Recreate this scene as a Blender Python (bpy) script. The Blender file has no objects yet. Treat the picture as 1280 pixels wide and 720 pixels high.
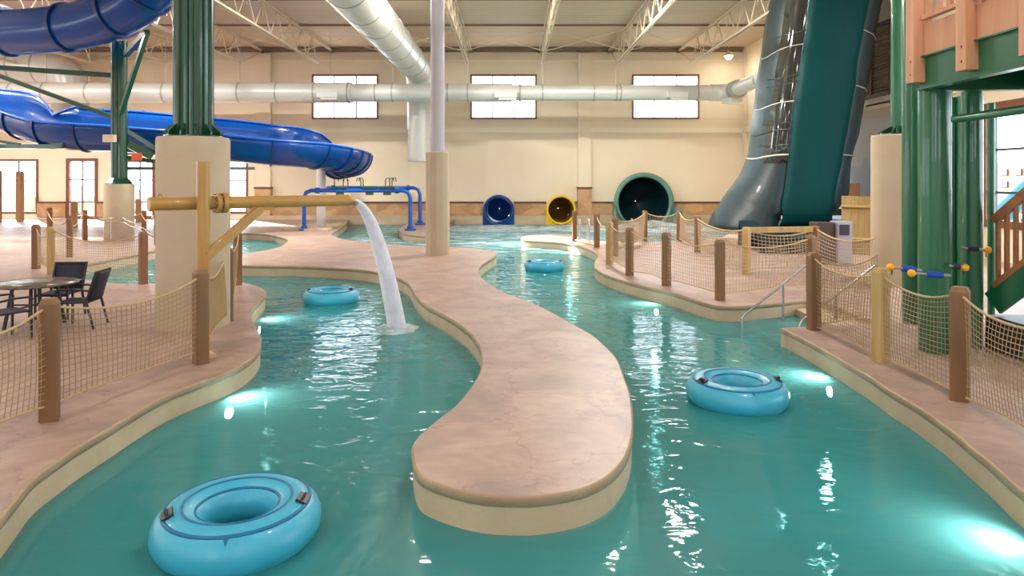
import bpy, bmesh, math, random
from mathutils import Vector, Matrix
from mathutils.geometry import tessellate_polygon
random.seed(7)
PI = math.pi
C = bpy.context.scene.collection
F, H, CX, HZ = 860.0, 2.4, 640.0, 226.0      # focal length in px, eye height, principal column, horizon row

def G(px, py, z=0.0):                          # a pixel of the photograph taken to a level plane
    Y = F * (H - z) / (py - HZ)
    return Vector(((px - CX) * Y / F, Y, z))
def V(px, py, Y):                              # a pixel taken to a given distance
    return Vector(((px - CX) * Y / F, Y, H - (py - HZ) * Y / F))

# ------------------------------------------------------------------ materials
def lin(c):
    return tuple(((v / 255) / 12.92 if v / 255 <= 0.04045 else ((v / 255 + 0.055) / 1.055) ** 2.4) for v in c) + (1,)
def new_mat(name):
    m = bpy.data.materials.new(name); m.use_nodes = True
    nt = m.node_tree; nt.nodes.clear()
    out = nt.nodes.new('ShaderNodeOutputMaterial')
    return m, nt, out
def N(nt, t, **kw):
    n = nt.nodes.new(t)
    for k, v in kw.items():
        if k in n.inputs: n.inputs[k].default_value = v
        else: setattr(n, k, v)
    return n
def coords(nt, scale=(1, 1, 1)):
    g = N(nt, 'ShaderNodeNewGeometry'); mp = N(nt, 'ShaderNodeMapping')
    mp.inputs['Scale'].default_value = scale
    nt.links.new(g.outputs['Position'], mp.inputs['Vector'])
    return mp.outputs['Vector']
def mat(name, c, rough=0.6, metal=0.0, c2=None, ns=3.0, bump=0.0, bs=20.0, scale=(1, 1, 1), coat=0.0, spec=None, emit=None, es=1.0, detail=4.0, trans=0.0):
    m, nt, out = new_mat(name)
    b = N(nt, 'ShaderNodeBsdfPrincipled', Roughness=rough, Metallic=metal)
    b.inputs['Base Color'].default_value = lin(c)
    b.inputs['Coat Weight'].default_value = coat
    if spec is not None: b.inputs['Specular IOR Level'].default_value = spec
    if c2 is not None:
        no = N(nt, 'ShaderNodeTexNoise', Scale=ns, Detail=detail)
        nt.links.new(coords(nt, scale), no.inputs['Vector'])
        r = N(nt, 'ShaderNodeValToRGB')
        r.color_ramp.elements[0].color = lin(c); r.color_ramp.elements[1].color = lin(c2)
        r.color_ramp.elements[0].position = .35; r.color_ramp.elements[1].position = .65
        nt.links.new(no.outputs['Fac'], r.inputs['Fac']); nt.links.new(r.outputs['Color'], b.inputs['Base Color'])
    if bump > 0:
        no = N(nt, 'ShaderNodeTexNoise', Scale=bs, Detail=3.0)
        nt.links.new(coords(nt, scale), no.inputs['Vector'])
        bp = N(nt, 'ShaderNodeBump', Strength=bump, Distance=0.02)
        nt.links.new(no.outputs['Fac'], bp.inputs['Height']); nt.links.new(bp.outputs['Normal'], b.inputs['Normal'])
    if emit:
        b.inputs['Emission Color'].default_value = lin(emit); b.inputs['Emission Strength'].default_value = es
    nt.links.new(b.outputs['BSDF'], out.inputs['Surface'])
    return m

def deck_mat():
    m, nt, out = new_mat('stamped_concrete')
    b = N(nt, 'ShaderNodeBsdfPrincipled', Roughness=0.42)
    v = coords(nt)
    n1 = N(nt, 'ShaderNodeTexNoise', Scale=1.1, Detail=6.0, Distortion=0.8); nt.links.new(v, n1.inputs['Vector'])
    r = N(nt, 'ShaderNodeValToRGB'); cr = r.color_ramp
    cr.elements[0].position = .3; cr.elements[0].color = lin((150, 129, 118))
    cr.elements[1].position = .7; cr.elements[1].color = lin((184, 158, 143))
    e = cr.elements.new(.5); e.color = lin((170, 142, 128))
    nt.links.new(n1.outputs['Fac'], r.inputs['Fac'])
    n2 = N(nt, 'ShaderNodeTexNoise', Scale=4.5, Detail=5.0); nt.links.new(v, n2.inputs['Vector'])
    mx = N(nt, 'ShaderNodeMixRGB', blend_type='MULTIPLY', Fac=.5)
    r2 = N(nt, 'ShaderNodeValToRGB'); r2.color_ramp.elements[0].color = (.72, .72, .74, 1); r2.color_ramp.elements[0].position = .3
    r2.color_ramp.elements[1].position = .65
    nt.links.new(n2.outputs['Fac'], r2.inputs['Fac'])
    nt.links.new(r.outputs['Color'], mx.inputs['Color1']); nt.links.new(r2.outputs['Color'], mx.inputs['Color2'])
    vo = N(nt, 'ShaderNodeTexVoronoi', Scale=0.85, feature='DISTANCE_TO_EDGE')
    md = N(nt, 'ShaderNodeVectorMath', operation='ADD'); sc = N(nt, 'ShaderNodeVectorMath', operation='SCALE'); sc.inputs['Scale'].default_value = .5
    nt.links.new(n2.outputs['Color'], sc.inputs[0]); nt.links.new(v, md.inputs[0]); nt.links.new(sc.outputs[0], md.inputs[1])
    nt.links.new(md.outputs[0], vo.inputs['Vector'])
    cr2 = N(nt, 'ShaderNodeValToRGB'); cr2.color_ramp.elements[0].position = 0.0; cr2.color_ramp.elements[0].color = (.62, .58, .55, 1)
    cr2.color_ramp.elements[1].position = .014; cr2.color_ramp.elements[1].color = (1, 1, 1, 1)
    nt.links.new(vo.outputs['Distance'], cr2.inputs['Fac'])
    m2 = N(nt, 'ShaderNodeMixRGB', blend_type='MULTIPLY', Fac=.6)
    nt.links.new(mx.outputs['Color'], m2.inputs['Color1']); nt.links.new(cr2.outputs['Color'], m2.inputs['Color2'])
    nt.links.new(m2.outputs['Color'], b.inputs['Base Color'])
    bp = N(nt, 'ShaderNodeBump', Strength=.35, Distance=.02)
    nt.links.new(n2.outputs['Fac'], bp.inputs['Height']); nt.links.new(bp.outputs['Normal'], b.inputs['Normal'])
    nt.links.new(b.outputs['BSDF'], out.inputs['Surface'])
    return m

def water_mat():
    m, nt, out = new_mat('pool_water')
    v1 = coords(nt, (1, 1.7, 1))
    n1 = N(nt, 'ShaderNodeTexNoise', Scale=2.0, Detail=2.5, Roughness=.5, Distortion=.8); nt.links.new(v1, n1.inputs['Vector'])
    n2 = N(nt, 'ShaderNodeTexNoise', Scale=.35, Detail=1.0); nt.links.new(v1, n2.inputs['Vector'])
    # choppier patches
    rp = N(nt, 'ShaderNodeMapRange'); rp.inputs['From Min'].default_value = .35; rp.inputs['From Max'].default_value = .65
    rp.inputs['To Min'].default_value = .5; rp.inputs['To Max'].default_value = 1.1
    nt.links.new(n2.outputs['Fac'], rp.inputs['Value'])
    # livelier towards the slide end of the pool
    g = N(nt, 'ShaderNodeNewGeometry'); sx = N(nt, 'ShaderNodeSeparateXYZ'); nt.links.new(g.outputs['Position'], sx.inputs[0])
    ry = N(nt, 'ShaderNodeMapRange'); ry.inputs['From Min'].default_value = 4; ry.inputs['From Max'].default_value = 14
    ry.inputs['To Min'].default_value = .75; ry.inputs['To Max'].default_value = 1.0
    nt.links.new(sx.outputs['Y'], ry.inputs['Value'])
    ry2 = N(nt, 'ShaderNodeMapRange'); ry2.inputs['From Min'].default_value = 13; ry2.inputs['From Max'].default_value = 28
    ry2.inputs['To Min'].default_value = 1.0; ry2.inputs['To Max'].default_value = 8.0; nt.links.new(sx.outputs['Y'], ry2.inputs['Value'])
    mm2 = N(nt, 'ShaderNodeMath', operation='MULTIPLY'); nt.links.new(ry.outputs[0], mm2.inputs[0]); nt.links.new(ry2.outputs[0], mm2.inputs[1]); ry = mm2
    mu = N(nt, 'ShaderNodeMath', operation='MULTIPLY'); nt.links.new(rp.outputs[0], mu.inputs[0]); nt.links.new(ry.outputs[0], mu.inputs[1])
    mh = N(nt, 'ShaderNodeMath', operation='MULTIPLY'); nt.links.new(n1.outputs['Fac'], mh.inputs[0]); nt.links.new(mu.outputs[0], mh.inputs[1])
    bp = N(nt, 'ShaderNodeBump', Strength=1.0, Distance=.024); nt.links.new(mh.outputs[0], bp.inputs['Height'])
    gl = N(nt, 'ShaderNodeBsdfGlossy', Roughness=.03); nt.links.new(bp.outputs['Normal'], gl.inputs['Normal'])
    tr = N(nt, 'ShaderNodeBsdfTransparent'); tr.inputs['Color'].default_value = (.93, 1, 1, 1)
    df0 = N(nt, 'ShaderNodeBsdfDiffuse'); df0.inputs['Color'].default_value = lin((100, 226, 230)); nt.links.new(bp.outputs['Normal'], df0.inputs['Normal'])
    tl = N(nt, 'ShaderNodeBsdfTranslucent'); tl.inputs['Color'].default_value = lin((165, 250, 245))
    df = N(nt, 'ShaderNodeMixShader', Fac=.4); nt.links.new(df0.outputs[0], df.inputs[1]); nt.links.new(tl.outputs[0], df.inputs[2])
    m0 = N(nt, 'ShaderNodeMixShader', Fac=.42); nt.links.new(tr.outputs[0], m0.inputs[1]); nt.links.new(df.outputs[0], m0.inputs[2])
    fr = N(nt, 'ShaderNodeFresnel', IOR=1.33); nt.links.new(bp.outputs['Normal'], fr.inputs['Normal'])
    mix = N(nt, 'ShaderNodeMixShader'); nt.links.new(fr.outputs[0], mix.inputs[0]); nt.links.new(m0.outputs[0], mix.inputs[1]); nt.links.new(gl.outputs[0], mix.inputs[2])
    nt.links.new(mix.outputs[0], out.inputs['Surface'])
    va = N(nt, 'ShaderNodeVolumeAbsorption', Density=.13); va.inputs['Color'].default_value = (.08, .80, .80, 1)
    nt.links.new(va.outputs[0], out.inputs['Volume'])
    return m

def foam_mat(name, scale, lo, hi, col=(240, 246, 250), stretch=(1, 1, 1)):
    m, nt, out = new_mat(name)
    no = N(nt, 'ShaderNodeTexNoise', Scale=scale, Detail=6.0, Roughness=.65); nt.links.new(coords(nt, stretch), no.inputs['Vector'])
    r = N(nt, 'ShaderNodeMapRange'); r.inputs['From Min'].default_value = .35; r.inputs['From Max'].default_value = .65
    r.inputs['To Min'].default_value = lo; r.inputs['To Max'].default_value = hi
    nt.links.new(no.outputs['Fac'], r.inputs['Value'])
    d = N(nt, 'ShaderNodeBsdfDiffuse'); d.inputs['Color'].default_value = lin(col)
    t2 = N(nt, 'ShaderNodeBsdfTranslucent'); t2.inputs['Color'].default_value = lin(col)
    mm = N(nt, 'ShaderNodeMixShader', Fac=.45); nt.links.new(d.outputs[0], mm.inputs[1]); nt.links.new(t2.outputs[0], mm.inputs[2])
    t = N(nt, 'ShaderNodeBsdfTransparent')
    mx = N(nt, 'ShaderNodeMixShader'); nt.links.new(r.outputs[0], mx.inputs[0]); nt.links.new(t.outputs[0], mx.inputs[1]); nt.links.new(mm.outputs[0], mx.inputs[2])
    nt.links.new(mx.outputs[0], out.inputs['Surface'])
    return m

def glass_mat(name, tint=(.96, .98, 1, 1), refl=.08):
    m, nt, out = new_mat(name)
    t = N(nt, 'ShaderNodeBsdfTransparent'); t.inputs['Color'].default_value = tint
    g = N(nt, 'ShaderNodeBsdfGlossy', Roughness=.02)
    lw_ = N(nt, 'ShaderNodeLayerWeight', Blend=.5); pw = N(nt, 'ShaderNodeMath', operation='POWER'); pw.inputs[1].default_value = 4.0; nt.links.new(lw_.outputs['Facing'], pw.inputs[0])
    fr = N(nt, 'ShaderNodeMath', operation='MULTIPLY_ADD'); fr.inputs[1].default_value = .7; fr.inputs[2].default_value = .05; nt.links.new(pw.outputs[0], fr.inputs[0])
    mx = N(nt, 'ShaderNodeMixShader'); nt.links.new(fr.outputs[0], mx.inputs[0]); nt.links.new(t.outputs[0], mx.inputs[1]); nt.links.new(g.outputs[0], mx.inputs[2])
    nt.links.new(mx.outputs[0], out.inputs['Surface'])
    return m

def stone_mat():
    m, nt, out = new_mat('stone_base')
    b = N(nt, 'ShaderNodeBsdfPrincipled', Roughness=.8)
    v = coords(nt, (1, 1, 1.6))
    vo = N(nt, 'ShaderNodeTexVoronoi', Scale=1.3); nt.links.new(v, vo.inputs['Vector'])
    no = N(nt, 'ShaderNodeTexNoise', Scale=2.2, Detail=5.0); nt.links.new(v, no.inputs['Vector'])
    sx = N(nt, 'ShaderNodeSeparateXYZ'); nt.links.new(vo.outputs['Color'], sx.inputs[0])
    ad = N(nt, 'ShaderNodeMath', operation='ADD'); nt.links.new(sx.outputs[0], ad.inputs[0]); nt.links.new(no.outputs['Fac'], ad.inputs[1])
    hf = N(nt, 'ShaderNodeMath', operation='MULTIPLY'); hf.inputs[1].default_value = .5; nt.links.new(ad.outputs[0], hf.inputs[0])
    r = N(nt, 'ShaderNodeValToRGB'); r.color_ramp.elements[0].position = .2; r.color_ramp.elements[0].color = lin((172, 132, 98))
    r.color_ramp.elements[1].position = .8; r.color_ramp.elements[1].color = lin((205, 165, 120))
    nt.links.new(hf.outputs[0], r.inputs['Fac']); nt.links.new(r.outputs['Color'], b.inputs['Base Color'])
    nt.links.new(b.outputs['BSDF'], out.inputs['Surface'])
    return m

def ceiling_mat():
    m, nt, out = new_mat('ribbed_roof_deck')
    b = N(nt, 'ShaderNodeBsdfPrincipled', Roughness=.7); b.inputs['Base Color'].default_value = lin((212, 190, 165))
    w = N(nt, 'ShaderNodeTexWave', Scale=1.2, wave_type='BANDS', bands_direction='Y'); nt.links.new(coords(nt), w.inputs['Vector'])
    r = N(nt, 'ShaderNodeValToRGB'); r.color_ramp.elements[0].color = lin((200, 178, 153)); r.color_ramp.elements[1].color = lin((218, 197, 172)); r.color_ramp.elements[0].position = .2
    nt.links.new(w.outputs['Fac'], r.inputs['Fac']); nt.links.new(r.outputs['Color'], b.inputs['Base Color'])
    bp = N(nt, 'ShaderNodeBump', Strength=.6, Distance=.06); nt.links.new(w.outputs['Fac'], bp.inputs['Height']); nt.links.new(bp.outputs['Normal'], b.inputs['Normal'])
    nt.links.new(b.outputs['BSDF'], out.inputs['Surface'])
    return m

def mural_mat():
    m, nt, out = new_mat('sky_mural')
    b = N(nt, 'ShaderNodeBsdfPrincipled', Roughness=.8)
    g = N(nt, 'ShaderNodeNewGeometry'); sx = N(nt, 'ShaderNodeSeparateXYZ'); nt.links.new(g.outputs['Position'], sx.inputs[0])
    no = N(nt, 'ShaderNodeTexNoise', Scale=.45, Detail=2.0); nt.links.new(coords(nt), no.inputs['Vector'])
    mu = N(nt, 'ShaderNodeMath', operation='MULTIPLY_ADD'); mu.inputs[1].default_value = 5.0; nt.links.new(no.outputs['Fac'], mu.inputs[0]); nt.links.new(sx.outputs['Z'], mu.inputs[2])
    mr = N(nt, 'ShaderNodeMapRange'); mr.inputs['From Min'].default_value = 3; mr.inputs['From Max'].default_value = 8; nt.links.new(mu.outputs[0], mr.inputs['Value'])
    r = N(nt, 'ShaderNodeValToRGB'); cr = r.color_ramp
    cr.elements[0].position = 0; cr.elements[0].color = lin((168, 190, 208))
    cr.elements[1].position = 1; cr.elements[1].color = lin((226, 224, 224))
    e = cr.elements.new(.62); e.color = lin((180, 198, 214)); e = cr.elements.new(.66); e.color = lin((214, 216, 222))
    nt.links.new(mr.outputs[0], r.inputs['Fac']); nt.links.new(r.outputs['Color'], b.inputs['Base Color'])
    nt.links.new(b.outputs['BSDF'], out.inputs['Surface'])
    return m

M = dict(
    deck=deck_mat(), water=water_mat(), stone=stone_mat(), ceil=ceiling_mat(), mural=mural_mat(),
    coping=mat('coping_band', (170, 146, 120), .6, c2=(158, 132, 102), ns=3, bump=.3, bs=30),
    curb=mat('curb_wall', (200, 180, 150), .55, c2=(188, 166, 136), ns=2, bump=.2, bs=12),
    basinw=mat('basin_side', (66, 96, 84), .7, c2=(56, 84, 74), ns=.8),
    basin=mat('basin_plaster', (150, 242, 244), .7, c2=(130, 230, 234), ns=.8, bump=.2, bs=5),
    wall=mat('cream_wall', (236, 221, 196), .85, c2=(232, 216, 189), ns=.5),
    ledge=mat('pale_ledge', (240, 228, 205), .7),
    brown=mat('dark_brown_trim', (92, 60, 44), .5),
    winframe=mat('red_brown_frame', (128, 78, 50), .5, c2=(110, 66, 44), ns=4),
    mullion=mat('grey_mullion', (84, 84, 92), .4, metal=.3),
    glass=glass_mat('window_glass'),
    steelw=mat('cream_steel', (218, 200, 176), .6),
    dsteel=mat('dark_joist', (136, 112, 92), .7),
    duct=mat('white_duct_metal', (214, 214, 206), .35, metal=.15),
    ductring=mat('duct_joint', (172, 170, 162), .4, metal=.3),
    column=mat('stucco_column', (182, 165, 140), .85, c2=(177, 160, 135), ns=1.5, bump=.05, bs=14, scale=(1, 1, 1)),
    green=mat('green_paint', (14, 66, 42), .28, coat=.3),
    green2=mat('bright_green_paint', (20, 100, 66), .28, coat=.3),
    post=mat('brown_post', (134, 96, 63), .6, c2=(118, 84, 54), ns=6, bump=.3, bs=25, scale=(1, 1, .15)),
    postw=mat('pale_pine_post', (190, 160, 104), .65, c2=(168, 138, 86), ns=7, bump=.3, bs=25, scale=(1, 1, .1)),
    rope=mat('tan_rope', (200, 172, 128), .85, c2=(178, 148, 106), ns=60, bump=.5, bs=90),
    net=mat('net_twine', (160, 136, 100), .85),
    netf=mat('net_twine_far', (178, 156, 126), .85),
    blue=mat('blue_fibreglass', (0, 62, 134), .22, coat=.12, spec=.35),
    bluelight=mat('blue_flange', (4, 46, 108), .3),
    bluep=mat('blue_pipe', (4, 82, 176), .3, coat=.3),
    yellowf=mat('yellow_fibreglass', (238, 196, 20), .25, coat=.4),
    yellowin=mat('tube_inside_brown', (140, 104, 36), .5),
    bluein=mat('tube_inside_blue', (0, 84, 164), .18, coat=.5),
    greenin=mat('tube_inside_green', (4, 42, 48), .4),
    teal=mat('teal_tarp', (0, 66, 66), .6, spec=.15, c2=(0, 58, 60), ns=.6, bump=1.0, bs=2.2, scale=(1, 1, .22)),
    panel=mat('glossy_dark_panel', (40, 48, 46), .08, coat=.6),
    flume=mat('dark_green_fibreglass', (28, 54, 58), .42, coat=.05, c2=(20, 42, 46), ns=.6),
    cord=mat('grey_cord', (196, 192, 184), .7),
    sidetarp=mat('grey_green_tarp', (34, 56, 64), .5),
    bowlrim=mat('pale_green_rim', (96, 138, 124), .35),
    ochre=mat('ochre_pipe', (178, 136, 68), .4, c2=(168, 126, 60), ns=2, coat=.2),
    ring=mat('blue_vinyl', (58, 168, 200), .38, coat=.15, c2=(66, 174, 204), ns=2),
    ringd=mat('dark_blue_seam', (0, 104, 150), .4),
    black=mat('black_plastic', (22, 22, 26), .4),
    navy=mat('navy_sling', (36, 38, 56), .7), frame=mat('dark_chair_frame', (28, 28, 36), .4),
    tglass=mat('mottled_table_top', (118, 106, 88), .25, c2=(84, 76, 66), ns=14),
    chrome=mat('brushed_steel', (190, 186, 182), .25, metal=.9),
    wood=mat('cedar_lumber', (214, 158, 122), .6, c2=(200, 142, 106), ns=5, bump=.2, bs=20, scale=(1, 1, .12)),
    woodd=mat('stair_lumber', (170, 116, 76), .6, c2=(150, 98, 62), ns=5),
    olive=mat('olive_slats', (166, 140, 88), .7, c2=(148, 122, 74), ns=4, scale=(4, 4, .3)),
    kiosk=mat('grey_cabinet', (150, 146, 152), .5), dark=mat('dark_cabinet', (60, 44, 38), .6),
    louver=mat('louver_slats', (158, 144, 116), .6),
    pillar=mat('pale_pillar', (206, 194, 192), .5),
    greyp=mat('lavender_grey_pipe', (176, 170, 176), .45),
    lamp=mat('lamp_lens', (255, 240, 215), .5, emit=(255, 236, 205), es=30),
    ulamp=mat('underwater_lens', (240, 255, 250), .4, emit=(225, 255, 250), es=14),
    strapb=mat('blue_sleeve', (18, 70, 170), .5), yball=mat('yellow_ball', (240, 176, 20), .4),
    jet=foam_mat('falling_water', 1.4, .68, .95, col=(246, 244, 252), stretch=(3, 3, .3)),
    streak=foam_mat('foam_streaks', .9, -.75, 1.0, col=(226, 240, 248), stretch=(1, 3.2, 1)),
    foam=foam_mat('white_foam', 1.6, .2, .95), foam2=foam_mat('churned_foam', 2.2, -.5, 1.1),
    bld=mat('pale_building', (140, 112, 90), .8), aqua=mat('aqua_slide', (30, 112, 132), .3),
    pave=mat('outdoor_pavement', (196, 190, 182), .9, c2=(176, 172, 166), ns=.4), bush=mat('winter_shrub', (142, 132, 116), .9, c2=(176, 168, 152), ns=3),
    sign=mat('orange_sign', (214, 92, 60), .5),
)

# ------------------------------------------------------------------ mesh kit
class MB:
    def __init__(s): s.v = []; s.f = []; s.sm = []
    def add(s, vs, fs, smooth=False):
        o = len(s.v); s.v += [Vector(p) for p in vs]
        s.f += [tuple(i + o for i in f) for f in fs]; s.sm += [smooth] * len(fs); return s
    def box(s, c, d, rz=0, R=None):
        c = Vector(c); x, y, z = d[0] / 2, d[1] / 2, d[2] / 2
        R = R or Matrix.Rotation(rz, 3, 'Z')
        vs = [c + R @ Vector(p) for p in [(-x, -y, -z), (x, -y, -z), (x, y, -z), (-x, y, -z), (-x, -y, z), (x, -y, z), (x, y, z), (-x, y, z)]]
        return s.add(vs, [(3, 2, 1, 0), (4, 5, 6, 7), (0, 1, 5, 4), (1, 2, 6, 5), (2, 3, 7, 6), (3, 0, 4, 7)])
    def bar(s, p0, p1, w, h=None):                     # rectangular bar between two points
        p0, p1 = Vector(p0), Vector(p1); d = p1 - p0; h = h or w
        z = d.normalized(); up = Vector((0, 0, 1)) if abs(z.z) < .95 else Vector((0, 1, 0))
        x = z.cross(up).normalized(); y = x.cross(z)
        R = Matrix((x, y, z)).transposed()
        return s.box((p0 + p1) / 2, (w, h, d.length), R=R)
    def tube(s, pts, r, n=10, cap=True, smooth=True, closed=False, prof=None, up=None):
        pts = [Vector(p) for p in pts]; k = len(pts)
        rs = r if isinstance(r, (list, tuple)) else [r] * k
        T = []
        for i in range(k):
            a = pts[(i - 1) % k] if (closed or i > 0) else pts[i]
            b = pts[(i + 1) % k] if (closed or i < k - 1) else pts[i]
            T.append((b - a).normalized())
        u = up or (Vector((0, 0, 1)) if abs(T[0].z) < .9 else Vector((1, 0, 0)))
        vs = []
        prof = prof or [(math.cos(2 * PI * j / n), math.sin(2 * PI * j / n)) for j in range(n)]
        n = len(prof)
        for i in range(k):
            x = T[i].cross(u)
            if x.length < 1e-4: x = T[i].cross(Vector((1, 0, 0)))
            x.normalize(); y = x.cross(T[i]).normalized()
            if up is None: u = y
            for (a, b) in prof: vs.append(pts[i] + x * a * rs[i] + y * b * rs[i])
        fs = []
        for i in range(k if closed else k - 1):
            for j in range(n):
                a = i * n + j; b = i * n + (j + 1) % n; i2 = (i + 1) % k
                fs.append((a, b, i2 * n + (j + 1) % n, i2 * n + j))
        s.add(vs, fs, smooth)
        if cap and not closed:
            s.add(vs[:n], [tuple(range(n))[::-1]]); s.add(vs[-n:], [tuple(range(n))])
        return s
    def cyl(s, p0, p1, r, n=16, r2=None, cap=True, smooth=True):
        return s.tube([p0, p1], [r, r if r2 is None else r2], n, cap, smooth)
    def lathe(s, prof, c=(0, 0, 0), n=32, smooth=True):
        c = Vector(c); vs = []; k = len(prof)
        for (r, z) in prof:
            for j in range(n):
                a = 2 * PI * j / n; vs.append(c + Vector((r * math.cos(a), r * math.sin(a), z)))
        fs = [(i * n + j, i * n + (j + 1) % n, (i + 1) * n + (j + 1) % n, (i + 1) * n + j) for i in range(k - 1) for j in range(n)]
        return s.add(vs, fs, smooth)
    def strip(s, rows, smooth=True, closed=False):     # loft rows of points
        n = len(rows[0]); vs = [p for r in rows for p in r]
        fs = []
        for i in range(len(rows) - 1):
            for j in range(n if closed else n - 1):
                fs.append((i * n + j, i * n + (j + 1) % n, (i + 1) * n + (j + 1) % n, (i + 1) * n + j))
        return s.add(vs, fs, smooth)
    def build(s, name, m, parent=None, origin=None, bevel=0.0, solid=0.0):
        me = bpy.data.meshes.new(name)
        if parent is not None: off = world_loc(parent)
        elif origin is not None: off = Vector(origin)
        else:
            xs = [p.x for p in s.v]; ys = [p.y for p in s.v]; off = Vector(((min(xs) + max(xs)) / 2, (min(ys) + max(ys)) / 2, min(p.z for p in s.v)))
        me.from_pydata([tuple(p - off) for p in s.v], [], s.f)
        me.polygons.foreach_set('use_smooth', s.sm)
        me.update()
        o = bpy.data.objects.new(name, me); C.objects.link(o)
        if parent is not None: o.parent = parent
        else: o.location = off
        me.materials.append(m if not isinstance(m, str) else M[m])
        if bevel:
            b = o.modifiers.new('bevel', 'BEVEL'); b.width = bevel; b.segments = 2; b.limit_method = 'ANGLE'
        if solid:
            b = o.modifiers.new('solid', 'SOLIDIFY'); b.thickness = solid; b.offset = 0
        return o
def world_loc(o):
    v = Vector((0, 0, 0))
    while o is not None: v = v + o.location; o = o.parent
    return v
def thing(name, label, cat, loc=(0, 0, 0), group=None):
    o = bpy.data.objects.new(name, None); C.objects.link(o); o.location = loc; o.empty_display_size = .1
    o['label'] = label; o['category'] = cat
    if group: o['group'] = group
    return o
def tag(o, label, cat, group=None, kind=None):
    o['label'] = label; o['category'] = cat
    if group: o['group'] = group
    if kind: o['kind'] = kind
    return o
def struct(o, label=None):
    o['kind'] = 'structure'
    if label: o['label'] = label
    return o
def sroot(name, loc=(0, 0, 0), label=None):
    o = bpy.data.objects.new(name, None); C.objects.link(o); o.location = loc; struct(o, label); return o
def copy_thing(o, loc, rz=None, label=None, group=None):
    def cp(a, par):
        c = a.copy(); C.objects.link(c)
        if par is not None: c.parent = par
        for ch in list(a.children): cp(ch, c)
        return c
    r = cp(o, None); r.location = loc
    if rz is not None: r.rotation_euler = (0, 0, rz)
    if label: r['label'] = label
    if group: r['group'] = group
    return r
def smooth_chain(pts, sub=4):
    out = []
    P = [Vector(p) for p in pts]; n = len(P)
    for i in range(n - 1):
        p0 = P[max(i - 1, 0)]; p1 = P[i]; p2 = P[i + 1]; p3 = P[min(i + 2, n - 1)]
        for k in range(sub):
            t = k / sub
            out.append(.5 * ((2 * p1) + (p2 - p0) * t + (2 * p0 - 5 * p1 + 4 * p2 - p3) * t * t + (3 * p1 - p0 - 3 * p2 + p3) * t ** 3))
    out.append(P[-1]); return out
def relax(pts, it=2):
    P = [Vector(p) for p in pts]
    for _ in range(it):
        P = [P[0]] + [P[i] * .5 + (P[i - 1] + P[i + 1]) * .25 for i in range(1, len(P) - 1)] + [P[-1]]
    return P

# ------------------------------------------------------------------ the lands round the pool
WZ, BZ, WALLY, RX, LX, REAR = -.3, -1.05, 43.0, 14.5, -46.0, -14.0
CEIL = 10.7
def px(lst, z=0): return [G(a, b, z) for a, b in lst]
leftA = px([(-400, 1300), (-250, 1000), (-120, 800), (-50, 712), (0, 652), (25, 621), (45, 597), (75, 575), (100, 558), (137, 536), (175, 513), (212, 493), (250, 478), (275, 469), (300, 458), (317, 446), (326, 434), (327, 421), (320, 407), (315, 394), (317, 386), (326, 376), (333, 367), (330, 361), (318, 356), (302, 353), (270, 353), (230, 353.5), (190, 354), (150, 354), (120, 351), (98, 347), (88, 342), (92, 336), (108, 330), (130, 326), (160, 320), (197, 312), (230, 303), (262, 296), (302, 291.5), (325, 292), (345, 295), (359, 300), (352, 307), (335, 312), (302, 317), (270, 320), (252, 325), (268, 330), (302, 331.5), (340, 332), (375, 332.5), (425, 335), (460, 338), (487, 344), (503, 350), (512, 357), (518, 368), (532, 382), (557, 395), (582, 412), (597, 430), (601, 446), (600, 460), (592, 477), (570, 505), (545, 525), (525, 542), (514, 557), (514, 573), (519, 589), (532, 600), (570, 613), (607, 620), (642, 622), (677, 621), (727, 612), (760, 597), (780, 577), (790, 555), (793, 530), (790, 497), (782, 472), (772, 448), (757, 432), (740, 418), (715, 404), (690, 390), (665, 378), (640, 369), (623, 361.5), (611, 353), (602.5, 347), (599.5, 341), (599.5, 336), (604, 330), (614, 323.5), (621.5, 318), (618, 314.5), (604, 311.7), (580, 309.4), (555, 308.4), (530, 307.8), (502, 306), (474, 304), (445, 301), (428, 298.5), (415, 293), (424, 286.5), (433, 281)])
left = [Vector((-2.3, -3, 0)), Vector((-2.3, 0, 0))] + smooth_chain(leftA, 4) + [Vector((-10.2, WALLY, 0)), Vector((LX, WALLY, 0)), Vector((LX, -3, 0))]
rA = px([(1500, 900), (1400, 760), (1330, 670), (1280, 617), (1260, 600), (1235, 577), (1210, 557), (1185, 536), (1147, 509), (1110, 487), (1085, 470), (1047, 448), (1010, 427), (975, 409.5)])
rB = px([(1029.5, 371.5), (1007, 374), (985, 377), (960, 379.5), (935, 382), (912, 383), (896, 382), (879, 378), (860, 372), (840, 366), (815, 360), (796, 355), (777, 350), (759, 344), (747, 338), (742, 332), (744, 325), (747, 320), (741, 314), (726, 308), (707, 304), (682, 302), (664, 300.6), (652, 298.5), (652, 296), (662, 294.4), (682, 293), (701, 292.8), (715, 294), (725, 297.5), (740, 300.5), (770, 301.5), (805, 301.5), (846, 301.5), (875, 300.5), (900, 297), (912, 291), (916, 284)])
right = [Vector((2.6, -3, 0)), Vector((2.6, .5, 0)), Vector((2.75, 2, 0))] + smooth_chain(rA, 4) + [Vector((6.2, 11.6, 0)), Vector((6.2, G(1029.5, 371.5).y, 0))] + smooth_chain(rB, 4)[1:] + [Vector((G(916, 284).x + 1.2, WALLY, 0)), Vector((RX, WALLY, 0)), Vector((RX, -3, 0))]
mound = smooth_chain(px([(509, 279), (500, 284.5), (498.5, 288), (503, 291.5), (515, 293.6), (535, 295), (555, 292), (561, 286), (562, 279)]), 4)
mound = [Vector((mound[0].x, WALLY, 0))] + mound + [Vector((mound[-1].x, WALLY, 0))]
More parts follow.
